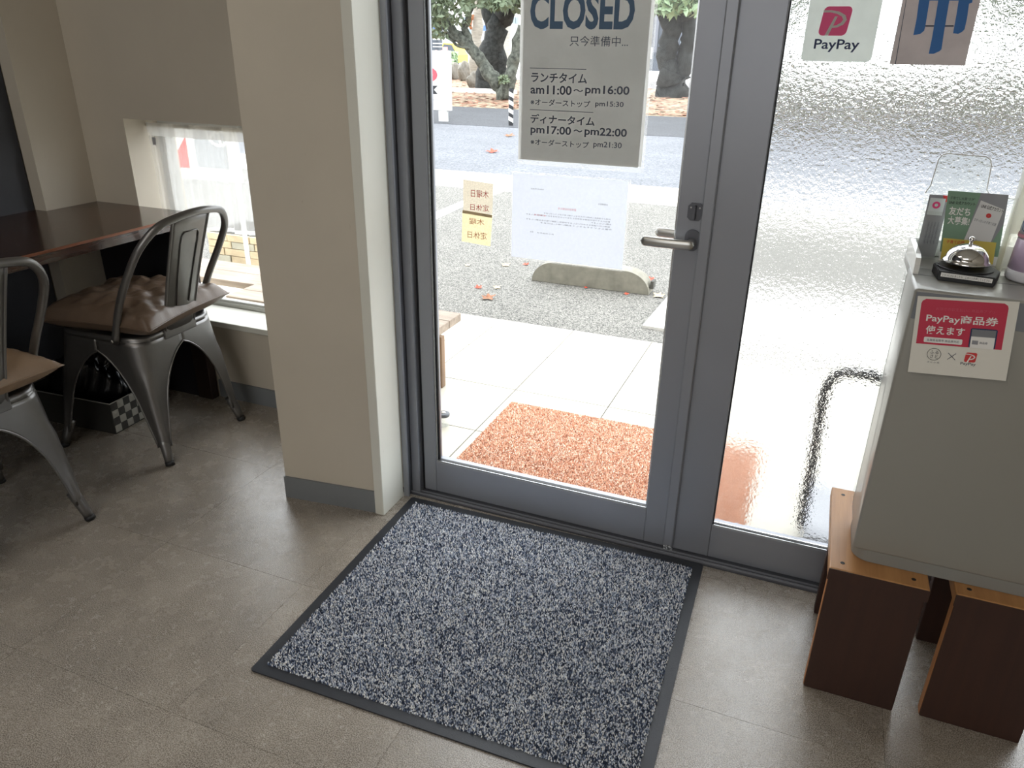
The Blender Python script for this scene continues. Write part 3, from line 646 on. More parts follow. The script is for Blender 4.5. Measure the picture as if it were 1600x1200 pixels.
F.poly('grey_field', [(.55, 0), (1, 0), (1, .40), (.78, .80), (.40, .62)], M['lgrey'], .0005)
F.poly('white_card', [(.565, .10), (.96, .20), (.80, .80), (.385, .66)], P('card_white', '#d9d9d9', .5), .0007)
F.text('子育てし大賞“さが”', .05, .47, .075, .115, M['inkk'], .0006)
F.text('LINE 公式アカウント', .04, .48, .135, .18, M['inkk'], .0006, .02)
F.text('友だち', .06, .42, .215, .33, M['inkw'], .0006, .02)
F.text('大募集!', .06, .43, .345, .46, M['inkw'], .0006, .02)
F.text('LINE 公式アカウント', .585, .96, .17, .225, M['inkk'], .0009, .02, rot=R(11))
F.ring('card_mark', .73, .30, .0045, .0042, M['inkr'], .0009, 20)
F.text('さがっぴぃの子育て応援', .50, .88, .37, .41, M['ink'], .0009, rot=R(11))
F.text('友だち追加はこちら', .44, .74, .64, .67, M['ink'], .0009, rot=R(11))
F.rect('yellow_field', .03, .66, .93, .97, M['yellow'], .0010)
F.text('子育て応援', .09, .40, .68, .73, M['inkr'], .0013, .01)
lg = root('leaflet', (.21, -.05, .906), 'narrow pale grey leaflet with red corner behind the green leaflet in the acrylic holder', 'leaflet')
F = Face((.197, -.050, 1.030), (1, 0, 0), (0, 0, -1), .035, .122, lg)
bm = bmesh.new(); prism(bm, [(0, 0), (1, 0), (1, 1), (0, 1)], -.0008, 0, lambda u, v, n: F.pt(u, v, n)); fin(bm, 'leaflet_sheet', M['lgrey'], lg)
F.poly('red_corner', [(.66, 0), (.98, 0), (.98, .10), (.80, .10)], M['inkr'], .0003)
F.rect('print_panel', .08, .05, .85, .32, P('pale_print', '#cfd8d8', .5), .0004); F.ring('print_mark', .45, .16, .007, .004, M['mag'], .0006, 16)
for k in range(4): F.text('お知らせご案内申込書', .25+.16*k, .33+.16*k, .40, .80, M['ink'], .0005)
# bottle
bt = root('soap_bottle', (.383, -.150, .905), 'lavender liquid bottle with blue lettered label on the cabinet top', 'bottle')
bm = bmesh.new(); lathe(bm, [(.040, .0), (.044, .004), (.0445, .012), (.0435, .020)], (.383, -.150, .9055), 40); fin(bm, 'bottle_base', M['botw'], bt, True)
bm = bmesh.new(); lathe(bm, [(.0432, .020), (.0415, .055), (.040, .075)], (.383, -.150, .9055), 40); fin(bm, 'liquid_band', M['liq'], bt, True)
bm = bmesh.new(); lathe(bm, [(.040, .075), (.0385, .11), (.036, .15), (.028, .178), (.015, .195), (.013, .215)], (.383, -.150, .9055), 40); fin(bm, 'bottle_shoulder', M['botw'], bt, True)
bm = bmesh.new(); lathe(bm, [(.0165, .205), (.0165, .228), (.008, .23), (.007, .25)], (.383, -.150, .9055), 24); pmp = fin(bm, 'pump_head', M['botw'], bt, True)
def wrap_text(body, z0, z1, a0, a1, rad, mat, bold=0):
    me = text_mesh(body, bold); v = np.empty(len(me.vertices)*3); me.vertices.foreach_get('co', v); v = v.reshape(-1, 3); lo, hi = v.min(0), v.max(0)
    u = (v[:, :2]-lo[:2])/(hi[:2]-lo[:2]); A_ = R(a0)+(R(a1)-R(a0))*u[:, 0]
    o = np.stack([.383+rad*np.cos(A_), -.150+rad*np.sin(A_), z0+(z1-z0)*u[:, 1]], 1); me.vertices.foreach_set('co', o.ravel()); me.update(); link('printed_text', me, mat, bt)
wrap_text('ハンド', .9055+.088, .9055+.108, 176, 236, .0402, M['blueb'], .02)
wrap_text('消毒', .9055+.125, .9055+.145, 200, 236, .0385, M['blueb'], .01)
bm = bmesh.new(); lathe(bm, [(.0412, .078), (.0409, .084)], (.383, -.150, .9055), 40, False); fin(bm, 'pink_label_band', M['band'], bt)
ac = root('acrylic_case', (.42, -.06, .905), 'clear acrylic case with taped corner standing behind the lavender bottle', 'case')
bm = bmesh.new(); bx(bm, .336, .339, -.115, -.072, .9055, 1.19); bx(bm, .339, .50, -.075, -.072, .9055, 1.19); fin(bm, 'case_wall', clear('yellowed_acrylic', (.96, .96, .90, 1), 1.49, .3), ac)
box('corner_tape', clear('cream_tape', (.95, .95, .88, 1), 1.3, .55), (.3345, .360, -.1165, -.1155, .98, 1.14), ac)

# ------------------------------------------------------------------ table
tb = root('counter_table', (-2.31, -.8, 0), 'dark stained wooden wall table with worn reddish front edge, under the low window', 'table')
bm = bmesh.new(); prism(bm, [(-2.586, -2.2), (-2.045, -2.2), (-2.045, .330), (-2.534, .330), (-2.534, .118), (-2.586, .118)], .687, .725)
fin(bm, 'tabletop', M['table'], tb)
bm = bmesh.new(); bx(bm, -2.0455, -2.0435, -2.2, .330, .717, .7254, .0005)
fin(bm, 'worn_edge', M['tedge'], tb)
box('end_panel', M['dark'] if False else P('dark_end_panel', '#1b1a1e', .6), (-2.530, -2.147, .296, .322, 0, .686), tb)
box('table_leg', M['tpost'], (-2.147, -2.076, .288, .324, 0, .686), tb, .002)

# ------------------------------------------------------------------ metal chairs
def make_chair():
    """local frame: +x points to the back of the chair, y across; origin on the floor under the seat centre"""
    c = root('metal_chair', (0, 0, 0))
    HS, ZS = .172, .428
    def sq(t, w_, r):   # rounded square perimeter, t in metres from the middle of a side, returns point (a along, b outwards) for one corner
        pass
    def corner_pt(s, w_, r):
        """s = signed arc distance from the corner's centre; corner at (+,+)"""
        arc = math.pi*r/2
        if abs(s) <= arc/2:
            a = math.pi/4 - s/r; return (w_-r+r*math.cos(a), w_-r+r*math.sin(a), math.cos(a), math.sin(a))
        d = abs(s)-arc/2
        if s > 0: return (w_, w_-r-d, 1, 0)
        return (w_-r-d, w_, 0, 1)
    def warp(a, b, z, sx):   # legs splay less sideways than front to back
        q = (.415-z)/.415; return a*(1-.05*q), b*(1-(.205 if sx > 0 else .075)*q)
    def hw(z):
        base = .026+.19*max(0, z-.055)
        if z < .20: return base
        q = (z-.20)/(.378-.20)
        if q >= 1: return None
        g = 1-math.sqrt(max(0, 1-q**2.2)); return base+(HS+.02-base)*g
    for sx, sy in ((1, 1), (-1, 1), (-1, -1), (1, -1)):
        bm = bmesh.new(); zs = [.415, .40, .385, .3779, .377, .375, .372, .366, .357, .345, .33, .31, .28, .24, .2, .16, .12, .085, .06]
        nu = 25; rows = []
        for z in zs:
            w_ = HS+.004+(.415-z)*.118; r = .07-.052*min(1, (.415-z)/.33)
            h = hw(z); full = w_-r+math.pi*r/4
            h = full if h is None else min(h, full)
            row = []
            for k in range(nu):
                s = -h+2*h*k/(nu-1); a, b, na, nb = corner_pt(s, w_, r)
                # pressed rib down the middle of the leg
                e = 0
                if z < .30:
                    rib = 1/(1+math.exp((abs(s)-.016)/.0022)); e = .0045*rib*min(1, (.30-z)/.012)
                a += na*e; b += nb*e
                a, b = warp(a, b, z, sx)
                row.append(bm.verts.new((a*sx, b*sy, z)))
            rows.append(row)
        for p, q in zip(rows, rows[1:]):
            for k in range(nu-1): bm.faces.new([p[k], p[k+1], q[k+1], q[k]])
        bmesh.ops.recalc_face_normals(bm, faces=bm.faces)
        if bm.faces[:][0].normal.dot(Vector((sx, sy, 0))) < 0: bmesh.ops.reverse_faces(bm, faces=bm.faces)
        # rolled edge along both sides of the leg
        for k in (0, nu-1): tube(bm, [r_[k].co.copy() for r_ in rows[4:]], .0035, 6)
        leg = fin(bm, 'leg', M['gun'], c, True)
        sol = leg.modifiers.new('s', 'SOLIDIFY'); sol.thickness = .0015
        # tubular sleeve at the foot, black cap
        bm = bmesh.new(); f0 = HS+.004+(.415-.075)*.118-.014; f1 = HS+.004+.415*.118+.002
        g_ = lambda z: f0+(f1-f0)*(.075-z)/.075
        G_ = lambda z: (lambda w_: (w_[0]*sx, w_[1]*sy, z))(warp(g_(z), g_(z), z, sx))
        tube(bm, [G_(z) for z in (.095, .07, .04, .012)], [.017, .0165, .015, .0135], 16); fin(bm, 'foot_sleeve', M['gun'], leg, True)
        bm = bmesh.new(); tube(bm, [G_(z) for z in (.014, .001)], [.0145, .0148], 16); fin(bm, 'rubber_foot', M['rubber'], leg, True)
    # seat pan with rolled rim
    bm = bmesh.new()
    def ringpts(w_, r, z, n=8): return [(x, y, z) for x, y in rrect(2*w_, 2*w_, r, n)]
    rings = [ringpts(HS*.15, .02, ZS-.006), ringpts(HS*.6, .05, ZS-.005), ringpts(HS-.02, .07, ZS-.002), ringpts(HS-.004, .072, ZS+.003), ringpts(HS+.003, .075, ZS+.002), ringpts(HS+.006, .076, ZS-.006), ringpts(HS+.005, .075, ZS-.016), ringpts(HS+.004, .07, .412)]
    vr = [[bm.verts.new(p) for p in rg] for rg in rings]
    bm.faces.new(vr[0])
    for a, b in zip(vr, vr[1:]):
        n = len(a)
        for k in range(n): bm.faces.new([a[k], b[k], b[(k+1) % n], a[(k+1) % n]])
    bmesh.ops.recalc_face_normals(bm, faces=bm.faces); fin(bm, 'seat', M['gun'], c, True)
    # cross brace under the seat
    for s in (1, -1):
        bm = bmesh.new(); tube(bm, [(-.160*s, -.155, .350), (0, 0, .354), (.160*s, .155, .350)], .005, 8); fin(bm, 'cross_brace', M['gun'], c, True)
    # tubular back hoop
    bm = bmesh.new(); pts = []
    ctrl = [(.095, -.188, .420), (.15, -.196, .545), (.205, -.197, .64), (.258, -.185, .728), (.294, -.137, .787), (.310, -.066, .806), (.315, 0, .811)]
    ctrl = ctrl+[(x, -y, z) for x, y, z in ctrl[-2::-1]]
    cv = [Vector(p) for p in ctrl]
    for i in range(len(cv)-1):
        p0, p1, p2, p3 = cv[max(i-1, 0)], cv[i], cv[i+1], cv[min(i+2, len(cv)-1)]
        for k in range(5):
            t = k/5; pts.append(.5*((2*p1)+(p2-p0)*t+(2*p0-5*p1+4*p2-p3)*t*t+(3*p1-p0-3*p2+p3)*t**3))
    pts.append(cv[-1]); tube(bm, pts, .0115, 12); fin(bm, 'back_hoop', M['gun'], c, True)
    for s in (1, -1):
        bm = bmesh.new(); tube(bm, [(.095, s*.192, .426), (.095, s*.200, .426), (.095, s*.202, .426)], [.006, .006, .003], 12); fin(bm, 'rivet', M['satin'], c, True)
    # back splat: tapering sheet, flanged edges, pressed panel line
    def sp(u, v, off=0):   # u across -1..1, v 0 bottom..1 top
        hwid = .064+.013*v; z = .425+.375*v; x = HS+.004+.018*math.sin(v*math.pi*.5)-.02*(1-v)**6*0
        x = .184+.120*v**1.15; return Vector((x+off-.006*(u*u), u*hwid, z))
    bm = bmesh.new(); g = grid(bm, 13, 15, lambda a, b: sp(2*a-1, b)); spl = fin(bm, 'back_splat', M['gun'], c, True)
    so = spl.modifiers.new('s', 'SOLIDIFY'); so.thickness = .002; so.offset = 0
    for s in (1, -1):
        bm = bmesh.new(); tube(bm, [sp(s, v/12, .0) for v in range(13)], .0042, 8); fin(bm, 'flange', M['gun'], spl, True)
    bm = bmesh.new(); line = [sp(-.40, .22, .003), sp(-.46, .5, .003), sp(-.50, .78, .003), sp(-.46, .84, .003), sp(-.36, .865, .003), sp(.36, .865, .003), sp(.46, .84, .003), sp(.50, .78, .003), sp(.46, .5, .003), sp(.40, .22, .003)]
    tube(bm, line, .0024, 6); fin(bm, 'pressed_rib', M['gun'], spl, True)
    bm = bmesh.new(); bx(bm, .168, .182, -.072, .072, .400, .436, .003); fin(bm, 'splat_bracket', M['gun'], spl)
    return c
ch = make_chair()
ch.location = (-2.066, .008, 0); ch.rotation_euler = (0, 0, R(2))
tag(ch, 'gunmetal sheet steel chair nearest the low window, its whole back visible', 'chair', 'metal chairs at the wall table')
ch2 = dup(ch); ch2.location = (-2.040, -.670, 0); ch2.rotation_euler = (0, 0, R(-1))
ch2['label'] = 'gunmetal sheet steel chair cut by the left edge, only its right side visible'
def cushion(loc, rot, size, h, mat, label, seed, tilt=(0, 0)):
    r_ = random.Random(seed); ph = [(r_.uniform(0, 6), r_.uniform(9, 34), r_.uniform(-1, 1), r_.uniform(-1, 1)) for _ in range(9)]
    c = root('seat_cushion', loc, label, 'cushion', 'leatherette cushions on the metal chairs'); c.rotation_euler = (tilt[0], tilt[1], rot)
    mw = parent_mat(c)
    for side, nm in ((1, 'cushion_top'), (-1, 'cushion_bottom')):
        bm = bmesh.new()
        def f(a, b):
            u, v = 2*a-1, 2*b-1; x = size*u*(1-.09*(1-v*v)); y = size*v*(1-.09*(1-u*u))
            e = max(0, (1-abs(u)**5)*(1-abs(v)**5))**.5
            z = h*e*(1 if side > 0 else -.72)
            if side > 0:
                wr = 0
                for p, fr_, a1, a2 in ph: wr += math.sin(p+fr_*(a1*u+a2*v)+1.5*math.sin(3*u*a2+2*v))
                z += .0048*wr/2.2*e**.5
            return mw @ Vector((x, y, z))
        grid(bm, 41, 41, f)
        if side < 0: bmesh.ops.reverse_faces(bm, faces=bm.faces)
        fin(bm, nm, mat, c, True)
    bm = bmesh.new(); out = []
    for k in range(96):
        t = k/24; i = int(t); q = 2*(t-i)-1
        u, v = [(q, -1), (1, q), (-q, 1), (-1, -q)][i]
        out.append(mw @ Vector((size*u*(1-.09*(1-v*v)), size*v*(1-.09*(1-u*u)), 0)))
    tube(bm, out, .0026, 6, True); fin(bm, 'piping', mat, c, True)
cushion((-2.045, .0, .478), R(8), .208, .062, M['leather'], 'dark brown leatherette cushion, creased, on the chair nearest the window', 1)
cushion((-2.025, -.675, .476), R(2), .208, .060, M['leather2'], 'tan brown leatherette cushion with pointed corner on the chair at the left edge', 2)

# ------------------------------------------------------------------ woven basket with a black bag
bk = root('woven_basket', (-2.39, .05, 0), 'low silver and grey woven storage basket on the floor under the table', 'basket')
br = R(-4); BC = Vector((-2.184, -.075, 0)); bex = Vector((-math.cos(br)*1, -.065, 0)).normalized(); bey = Vector((-.05, .99, 0)).normalized()
bm = bmesh.new(); LX, LY, BH = .40, .225, .118
def bp(a, b, z): return BC + bex*a + bey*b + Vector((0, 0, z))
for (a0, a1, b0, b1) in ((0, LX, 0, .004), (0, LX, LY-.004, LY), (LX-.004, LX, .004, LY-.004), (0, .004, .004, LY-.004)):
    q = [(a0, b0), (a1, b0), (a1, b1), (a0, b1)]; prism(bm, q, 0, BH, lambda u, v, n: bp(u, v, n))
prism(bm, [(0, 0), (LX, 0), (LX, LY), (0, LY)], 0, .003, lambda u, v, n: bp(u, v, n))
fin(bm, 'basket_body', M['bface'], bk)
for mt_, par_ in ((M['strapl'], 0), (M['strapd'], 1)):
    bm = bmesh.new()
    for i in range(8):
        for j in range(4):
            if (i+j) % 2 == par_:
                b0 = .003+i*.0275; z0 = .004+j*.0283; e = .0008+.0014*(par_ == 0)
                vs_ = [bm.verts.new(bp(-e*s_, b, z)) for b, z, s_ in ((b0, z0, .3), (b0+.0268, z0, .3), (b0+.0268, z0+.0275, .3), (b0, z0+.0275, .3), (b0+.012, z0+.014, 2.2))]
                for k in range(4): bm.faces.new([vs_[k], vs_[(k+1) % 4], vs_[4]])
    bmesh.ops.recalc_face_normals(bm, faces=bm.faces); fin(bm, 'woven_strips', mt_, bk, kind='stuff')
bm = bmesh.new(); tube(bm, [bp(a, b, BH) for a, b in ((0, 0), (LX, 0), (LX, LY), (0, LY))], .0022, 6, True); fin(bm, 'rim', M['strapl'], bk)
bm = bmesh.new()
bmesh.ops.create_icosphere(bm, subdivisions=5, radius=1)
for v in bm.verts:
    p = v.co; d = 1+.10*math.sin(5*p.x+3*p.z)+.08*math.sin(9*p.y+4*p.x+2)+.05*math.sin(17*p.x-11*p.y+7*p.z)
    z = p.z*d; v.co = bp(.2+.165*p.x*d*(1 if p.z > -.4 else .9), .113+.088*p.y*d, .128+.122*max(z, -.98))
bag = fin(bm, 'plastic_bag', M['bag'], None, True); tag(bag, 'shiny black plastic bag stuffed into the woven basket under the table', 'bag')

# ------------------------------------------------------------------ curtain in the low window
cu = root('cafe_curtain', (-1.87, .43, .65), 'sheer white cafe curtain gathered on a white rod in the low window', 'curtain')
bm = bmesh.new(); tube(bm, [(-2.3255, .43, 1.002), (-1.3765, .43, 1.002)], .006, 12); fin(bm, 'curtain_rod', M['rod'], cu, True)
def fold(x): return .011*math.sin(x*46)+.006*math.sin(x*97+1.3)+.003*math.sin(x*210)
for z0, z1, nm, mt_ in ((.655, .966, 'sheer_cloth', 'sheer'), (.966, 1.012, 'rod_pocket', 'hem'), (.640, .655, 'bottom_hem', 'hem')):
    bm = bmesh.new()
    grid(bm, 190, 6, lambda a, b: (-2.318+.930*a, .43-.0075+fold(a*.93)*(.25+.75*min(1, (1.01-(z0+(z1-z0)*b))*7)) - (.0 if z1 < 1.01 else .003), z0+(z1-z0)*b)); fin(bm, nm, M[mt_], cu, True)
box('care_label', M['lgrey'], (-2.292, -2.275, .4130, .4134, .935, .962), cu)

# ------------------------------------------------------------------ just outside: bench, jar, hoop, stone post, boards
be = root('plank_bench', (-1.84, .85, 0), 'weathered wooden plank bench outside, its end showing at the door glass left edge', 'bench')
for k in range(2):
    box('seat_plank', M['deck'], (-2.37, -1.320, .745+.111*k, .745+.111*k+.108, .222, .257), be, .002)
box('bench_leg', M['deckd'], (-1.36, -1.305, .752, .782, .0006, .222), be, .002); box('bench_leg', M['deckd'], (-2.33, -2.30, .76, .95, .0006, .222), be, .002)
b2 = root('plank_bench', (-2.6, 1.12, 0), 'pale wooden plank bench farther from the low window, beside the stone post', 'bench')
for k in range(2): box('seat_plank', M['deck'], (-3.1, -1.95, 1.00+.14*k, 1.00+.14*k+.136, .20, .232), b2, .002)
for x in (-3.05, -2.02): box('bench_leg', M['deckd'], (x, x+.03, 1.02, 1.26, .0006, .2), b2, .002)
jr = root('glass_jar', (-1.150, .458, 0), 'small clear glass jar with dark grey lid on the terrace tiles at the door edge', 'jar')
bm = bmesh.new(); lathe(bm, [(.016, .001), (.018, .003), (.0175, .036), (.016, .040)], (-1.150, .458, 0), 24); fin(bm, 'jar_body', M['jar'], jr, True)
bm = bmesh.new(); lathe(bm, [(.017, .040), (.0225, .041), (.023, .046), (.0225, .051), (.015, .053), (.001, .053)], (-1.150, .458, 0), 24); lid = fin(bm, 'jar_lid', M['lid'], jr, True)
bm = bmesh.new(); lathe(bm, [(.009, .0532), (.007, .056), (.001, .0565)], (-1.150, .458, 0), 16); fin(bm, 'lid_button', M['bwhite'], jr, True)
hp = root('pipe_hoop', (.19, .27, 0), 'black bent pipe hoop standing outside behind the textured glass', 'rack')
bm = bmesh.new(); hpt = [(x-.016, y, z+.024 if z < .1 else z) for x, y, z in [(.122, .27, .001), (.118, .27, .25), (.112, .27, .43), (.118, .27, .475), (.135, .27, .505), (.160, .27, .515), (.225, .27, .515), (.248, .27, .505), (.262, .27, .48), (.268, .27, .43), (.275, .27, .001)]]
tube(bm, hpt, .0125, 12); fin(bm, 'bent_pipe', M['black'], hp, True)
gb = root('floor_tray', (.27, .39, 0), 'flat grey tray on the terrace under the pipe hoop, behind the textured glass', 'tray')
box('tray_body', M['greyc'], (.112, .42, .22, .56, .0006, .024), gb, .006, 2)
sp_ = root('stone_post', (-3.1, 1.75, 0), 'beige and grey split stone block post beyond the low window', 'post')
box('post_core', M['grout'], (-3.44, -2.86, 1.815, 2.15, .0, .222), sp_)
zz = 0; k0 = 0
for j in range(5):
    x = -3.45; hgt = .0445
    while x < -2.87:
        wd = rnd.uniform(.10, .24); x1 = min(x+wd, -2.85)
        if x1-x < .04: break
        box('stone_brick', M[rnd.choice(['stone', 'stone', 'stoneg'])], (x+.002, x1-.002, 1.795+rnd.uniform(0, .008), 1.815, zz+.0015, zz+hgt-.0015), sp_, .002); x = x1
    zz += hgt
# framed boards seen through the curtain
bd = root('picture_board', (-3.17, 1.5, 0), 'white framed board with red and grey prints standing outside the low window', 'signboard')
box('board_panel', M['bwhite'], (-3.42, -2.86, 1.49, 1.51, .60, 1.15), bd, .002)
for x in (-3.40, -2.90): box('board_leg', M['bwhite'], (x, x+.02, 1.492, 1.508, .0, .60), bd)
F = Face((-3.42, 1.4895, 1.15), (1, 0, 0), (0, 0, -1), .56, .55, bd)
F.rect('red_print', .06, .36, .40, .90, M['redp'], .0006)
F.poly('white_band', [(.06, .78), (.14, .62), (.30, .44), (.40, .38), (.40, .60), (.28, .74), (.14, .90), (.06, .90)], M['bwhite'], .0012)
F.rect('grey_print', .50, .36, .88, .88, M['skin'], .0006)
F.ring('wheel_ring', .80, .52, .085, .014, M['bwhite'], .0012)
for a in (20, 80, 140):
    c_, s_ = math.cos(R(a)), math.sin(R(a)); q = [(-.08, -.008), (.08, -.008), (.08, .008), (-.08, .008)]
    F.poly('wheel_spoke', [(.80+(x*c_-y*s_)/.56, .52+(x*s_+y*c_)/.55) for x, y in q], M['bwhite'], .0014)

# ------------------------------------------------------------------ fallen leaves on the lot
def leaf(pos, size, mat, label, seed, stand=.3):
    r_ = random.Random(seed); bm = bmesh.new(); n = 22; rr = []
    for k in range(n):
        a = 2*math.pi*k/n; lob = abs(math.cos(2.5*a)); rr.append((a, size*(.42+.58*lob**1.6)*(1-.25*(math.cos(a) < -.6))))
    rot = r_.uniform(0, 6.28); cv = bm.verts.new((pos[0], pos[1], size*.12))
    ring = []
    for a, q in rr:
        x, y = q*math.cos(a), q*math.sin(a); z = .002+stand*size*(.5+.5*math.sin(a+rot))*q/size + .2*size*(q/size)**2*abs(math.sin(2*a))
        ring.append(bm.verts.new((pos[0]+x*math.cos(rot)-y*math.sin(rot), pos[1]+x*math.sin(rot)+y*math.cos(rot), z)))
    for k in range(n): bm.faces.new([cv, ring[k], ring[(k+1) % n]])
    tube(bm, [cv.co+Vector((0, 0, .001)), cv.co+Vector((size*.9*math.cos(rot+3.1), size*.9*math.sin(rot+3.1), .004))], .0012, 5)
    o = fin(bm, 'fallen_leaf', mat); tag(o, label, 'leaf', 'fallen leaves on the parking lot')
for i, (px, py, s, mt_, lab) in enumerate((
  (762, 466, .050, 'leafb', 'large curled brown leaf nearest the terrace, lower of the group by the bench end'),
  (747, 450, .028, 'leafr', 'small red brown leaf just up and left of the large curled brown leaf'),
  (776, 450, .028, 'leafc', 'pale brown leaf just up and right of the large curled brown leaf'),
  (790, 415, .034, 'leafc', 'cream lobed leaf left of the red leaf at the wheel stop left end'),
  (731, 415, .022, 'leafc', 'small cream leaf farthest left on the lot'),
  (822, 414, .024, 'leafr', 'bright red leaf at the lower left corner of the white notice'),
  (1017, 437, .036, 'leafr', 'bright red leaf behind the right end of the wheel stop'),
  (1030, 463, .042, 'leafc', 'crumpled cream leaf at the right end of the wheel stop'),
  (915, 450, .014, 'leafr', 'tiny red leaf against the middle of the wheel stop front'),
  (979, 460, .018, 'leafr', 'flat pinkish red leaf against the right part of the wheel stop front'),
  (770, 238, .10, 'leafr', 'reddish leaf on the road left of the closed sign'),
  (795, 213, .10, 'leafb', 'brown leaf on the road edge just left of the closed sign'))):
    leaf(at(px, py, 2, 0), s, M[mt_], lab, i+20)

# ------------------------------------------------------------------ far side of the road
bo = root('striped_bollard', (-5.38, 11.45, 0), 'thin black bollard with white spiral stripes at the far roadside', 'bollard')
for k in range(9):
    bm = bmesh.new(); r0 = .042
    def ff(a, b, k=k): t = 2*math.pi*a; return (-5.38+r0*math.cos(t), 11.45+r0*math.sin(t), max(0, min(.62, k*.069+.069*b+.05*(math.sin(t/2)-.5))))
    grid(bm, 17, 2, ff); fin(bm, 'bollard_band', M['rubber'] if k % 2 == 0 else M['line'], bo, True)
bm = bmesh.new(); tube(bm, [(-5.38, 11.45, 0), (-5.38, 11.45, .61)], .040, 12); fin(bm, 'bollard_core', M['rubber'], bo)
sg = root('roadside_sign', (-7.1, 11.5, 0), 'white roadside signboard with red letter and black ribbon across the road', 'signboard')
box('sign_panel', M['bwhite'], (-8.1, -6.60, 11.50, 11.56, .19, 1.21), sg, .005)
for x in (-6.86, -8.0): box('sign_leg', M['bwhite'], (x, x+.18, 11.51, 11.55, 0, .19), sg)
F = Face((-8.1, 11.499, 1.21), (1, 0, 0), (0, 0, -1), 1.5, 1.02, sg)
pl, pr_ = at(657, 132, 1, 11.499), at(684, 129, 1, 11.499)
F.text('O', (pl.x-F.O.x)/F.W, (pr_.x-F.O.x)/F.W, .28, .52, P('coral_print', '#f0404c', .5), .001, .06)
ppoly(F, 'ribbon', [(640, 133), (684, 134), (678, 140), (684, 147), (640, 147)], M['inkk'], .001)
tl(F, '.com', (667, 158), (686, 158), 154, M['lgrey'])

def branch(bm, pts, r0, r1, Y, seg=9, dy=0):
    q = [at(x, y, 1, Y+dy*i) for i, (x, y) in enumerate(pts)]; n = len(q)
    fine = []; rr = []
    for i in range(n-1):
        for k in range(4):
            t = k/4; p = q[i].lerp(q[i+1], t); j = r0*.18
            fine.append(p+Vector((rnd.uniform(-j, j), rnd.uniform(-j, j), rnd.uniform(-j, j)))); rr.append((r0+(r1-r0)*(i+t)/(n-1))*rnd.uniform(.88, 1.12))
    fine.append(q[-1]); rr.append(r1); tube(bm, fine, rr, seg)
def leaves(name, boxes, n, size, mat, parent, Y, sp=1.2):
    g = np.random.default_rng(len(boxes)*17+n); V = []; 
    for _ in range(n):
        x0, y0, x1, y1 = boxes[g.integers(len(boxes))]; p = np.array(at(g.uniform(x0, x1), g.uniform(y0, y1), 1, Y+g.uniform(-sp, sp)))
        a = g.normal(size=3); a /= np.linalg.norm(a); b = np.cross(a, g.normal(size=3)); b /= np.linalg.norm(b); s = size*g.uniform(.6, 1.3)
        V += [p-a*s, p-b*s*.42, p+a*s, p+b*s*.42]
    me = bpy.data.meshes.new(name); me.from_pydata([tuple(v) for v in V], [], [(4*i, 4*i+1, 4*i+2, 4*i+3) for i in range(n)]); return link(name, me, mat, parent, kind='stuff')
t1 = root('forked_tree', at(788, 156, 2, 0), 'dark forked tree with lichen covered limbs left of the closed sign, across the road', 'tree')
bm = bmesh.new()
branch(bm, [(790, 160), (787, 142), (775, 128), (757, 105), (745, 85), (727, 66), (705, 45), (684, 22), (672, 0)], .21, .09, 18)
branch(bm, [(745, 88), (735, 72), (726, 45), (735, 15), (742, -15)], .13, .06, 18.1)
branch(bm, [(787, 148), (796, 128), (802, 100), (808, 72), (816, 40)], .19, .11, 17.8)
branch(bm, [(728, 66), (712, 62), (698, 50), (690, 38)], .06, .03, 17.9); branch(bm, [(735, 76), (715, 72), (700, 58)], .05, .03, 17.9)
fin(bm, 'trunk', M['barkl'], t1, True)
leaves('foliage', [(560, -150, 850, -25), (590, -60, 664, 40), (664, -30, 735, 40), (664, -30, 700, 60), (720, -30, 800, 12), (765, 5, 790, 14), (782, 122, 792, 127)], 4200, .10, M['leafd'], t1, 18)
t2 = root('twin_trunk_tree', at(765, 142, 2, 0), 'near black twin trunk tree standing behind the forked tree', 'tree')
Yt = at(765, 142, 2, 0).y
bm = bmesh.new(); branch(bm, [(762, 142), (762, 110), (768, 70), (778, 40), (790, 10), (797, -25)], .40, .30, Yt); branch(bm, [(780, 140), (782, 105), (776, 70), (768, 35), (758, 0), (750, -30)], .24, .20, Yt+.1)
fin(bm, 'trunk', M['bark'], t2, True)
leaves('foliage', [(700, -160, 880, -30), (760, -40, 815, 8), (790, -30, 870, 20)], 1100, .16, M['leafd'], t2, Yt)
for i, (x0, x1, yb, lab) in enumerate(((742, 748, 128, 'pale ringed palm trunk left of the near black tree across the road'), (790, 788, 112, 'pale ringed palm trunk right of the near black tree across the road'))):
    g0 = at(x0, yb, 2, 0); pt_ = root('palm_tree', g0, lab, 'tree', 'pale palm trunks behind the road'); Yp = g0.y
    bm = bmesh.new(); branch(bm, [(x0, yb), (x0, yb-30), ((x0+x1)/2, 60), (x1, 20), (x1+1, -20), (x1+1, -60)], 8.5/1175*(Yp+2), 8/1175*(Yp+2), Yp, 14); fin(bm, 'trunk', M['palm'], pt_, True)
    if i == 0:
        bm = bmesh.new(); branch(bm, [(737, 22), (735, 35), (736, 46)], .11, .05, Yp-.4); fin(bm, 'dry_husk', M['leafb'], pt_, True)
g0 = at(1052, 152, 2, 0); t3 = root('gnarled_tree', g0, 'thick dark gnarled tree with twin trunks right of the closed sign', 'tree')
bm = bmesh.new(); Y3 = g0.y; s3 = (Y3+2)/1175
branch(bm, [(1051, 156), (1051, 135), (1052, 112)], 25*s3, 20*s3, Y3, 12); branch(bm, [(1046, 118), (1043, 95), (1046, 65), (1050, 40), (1048, 10), (1044, -20)], 13*s3, 15*s3, Y3, 12)
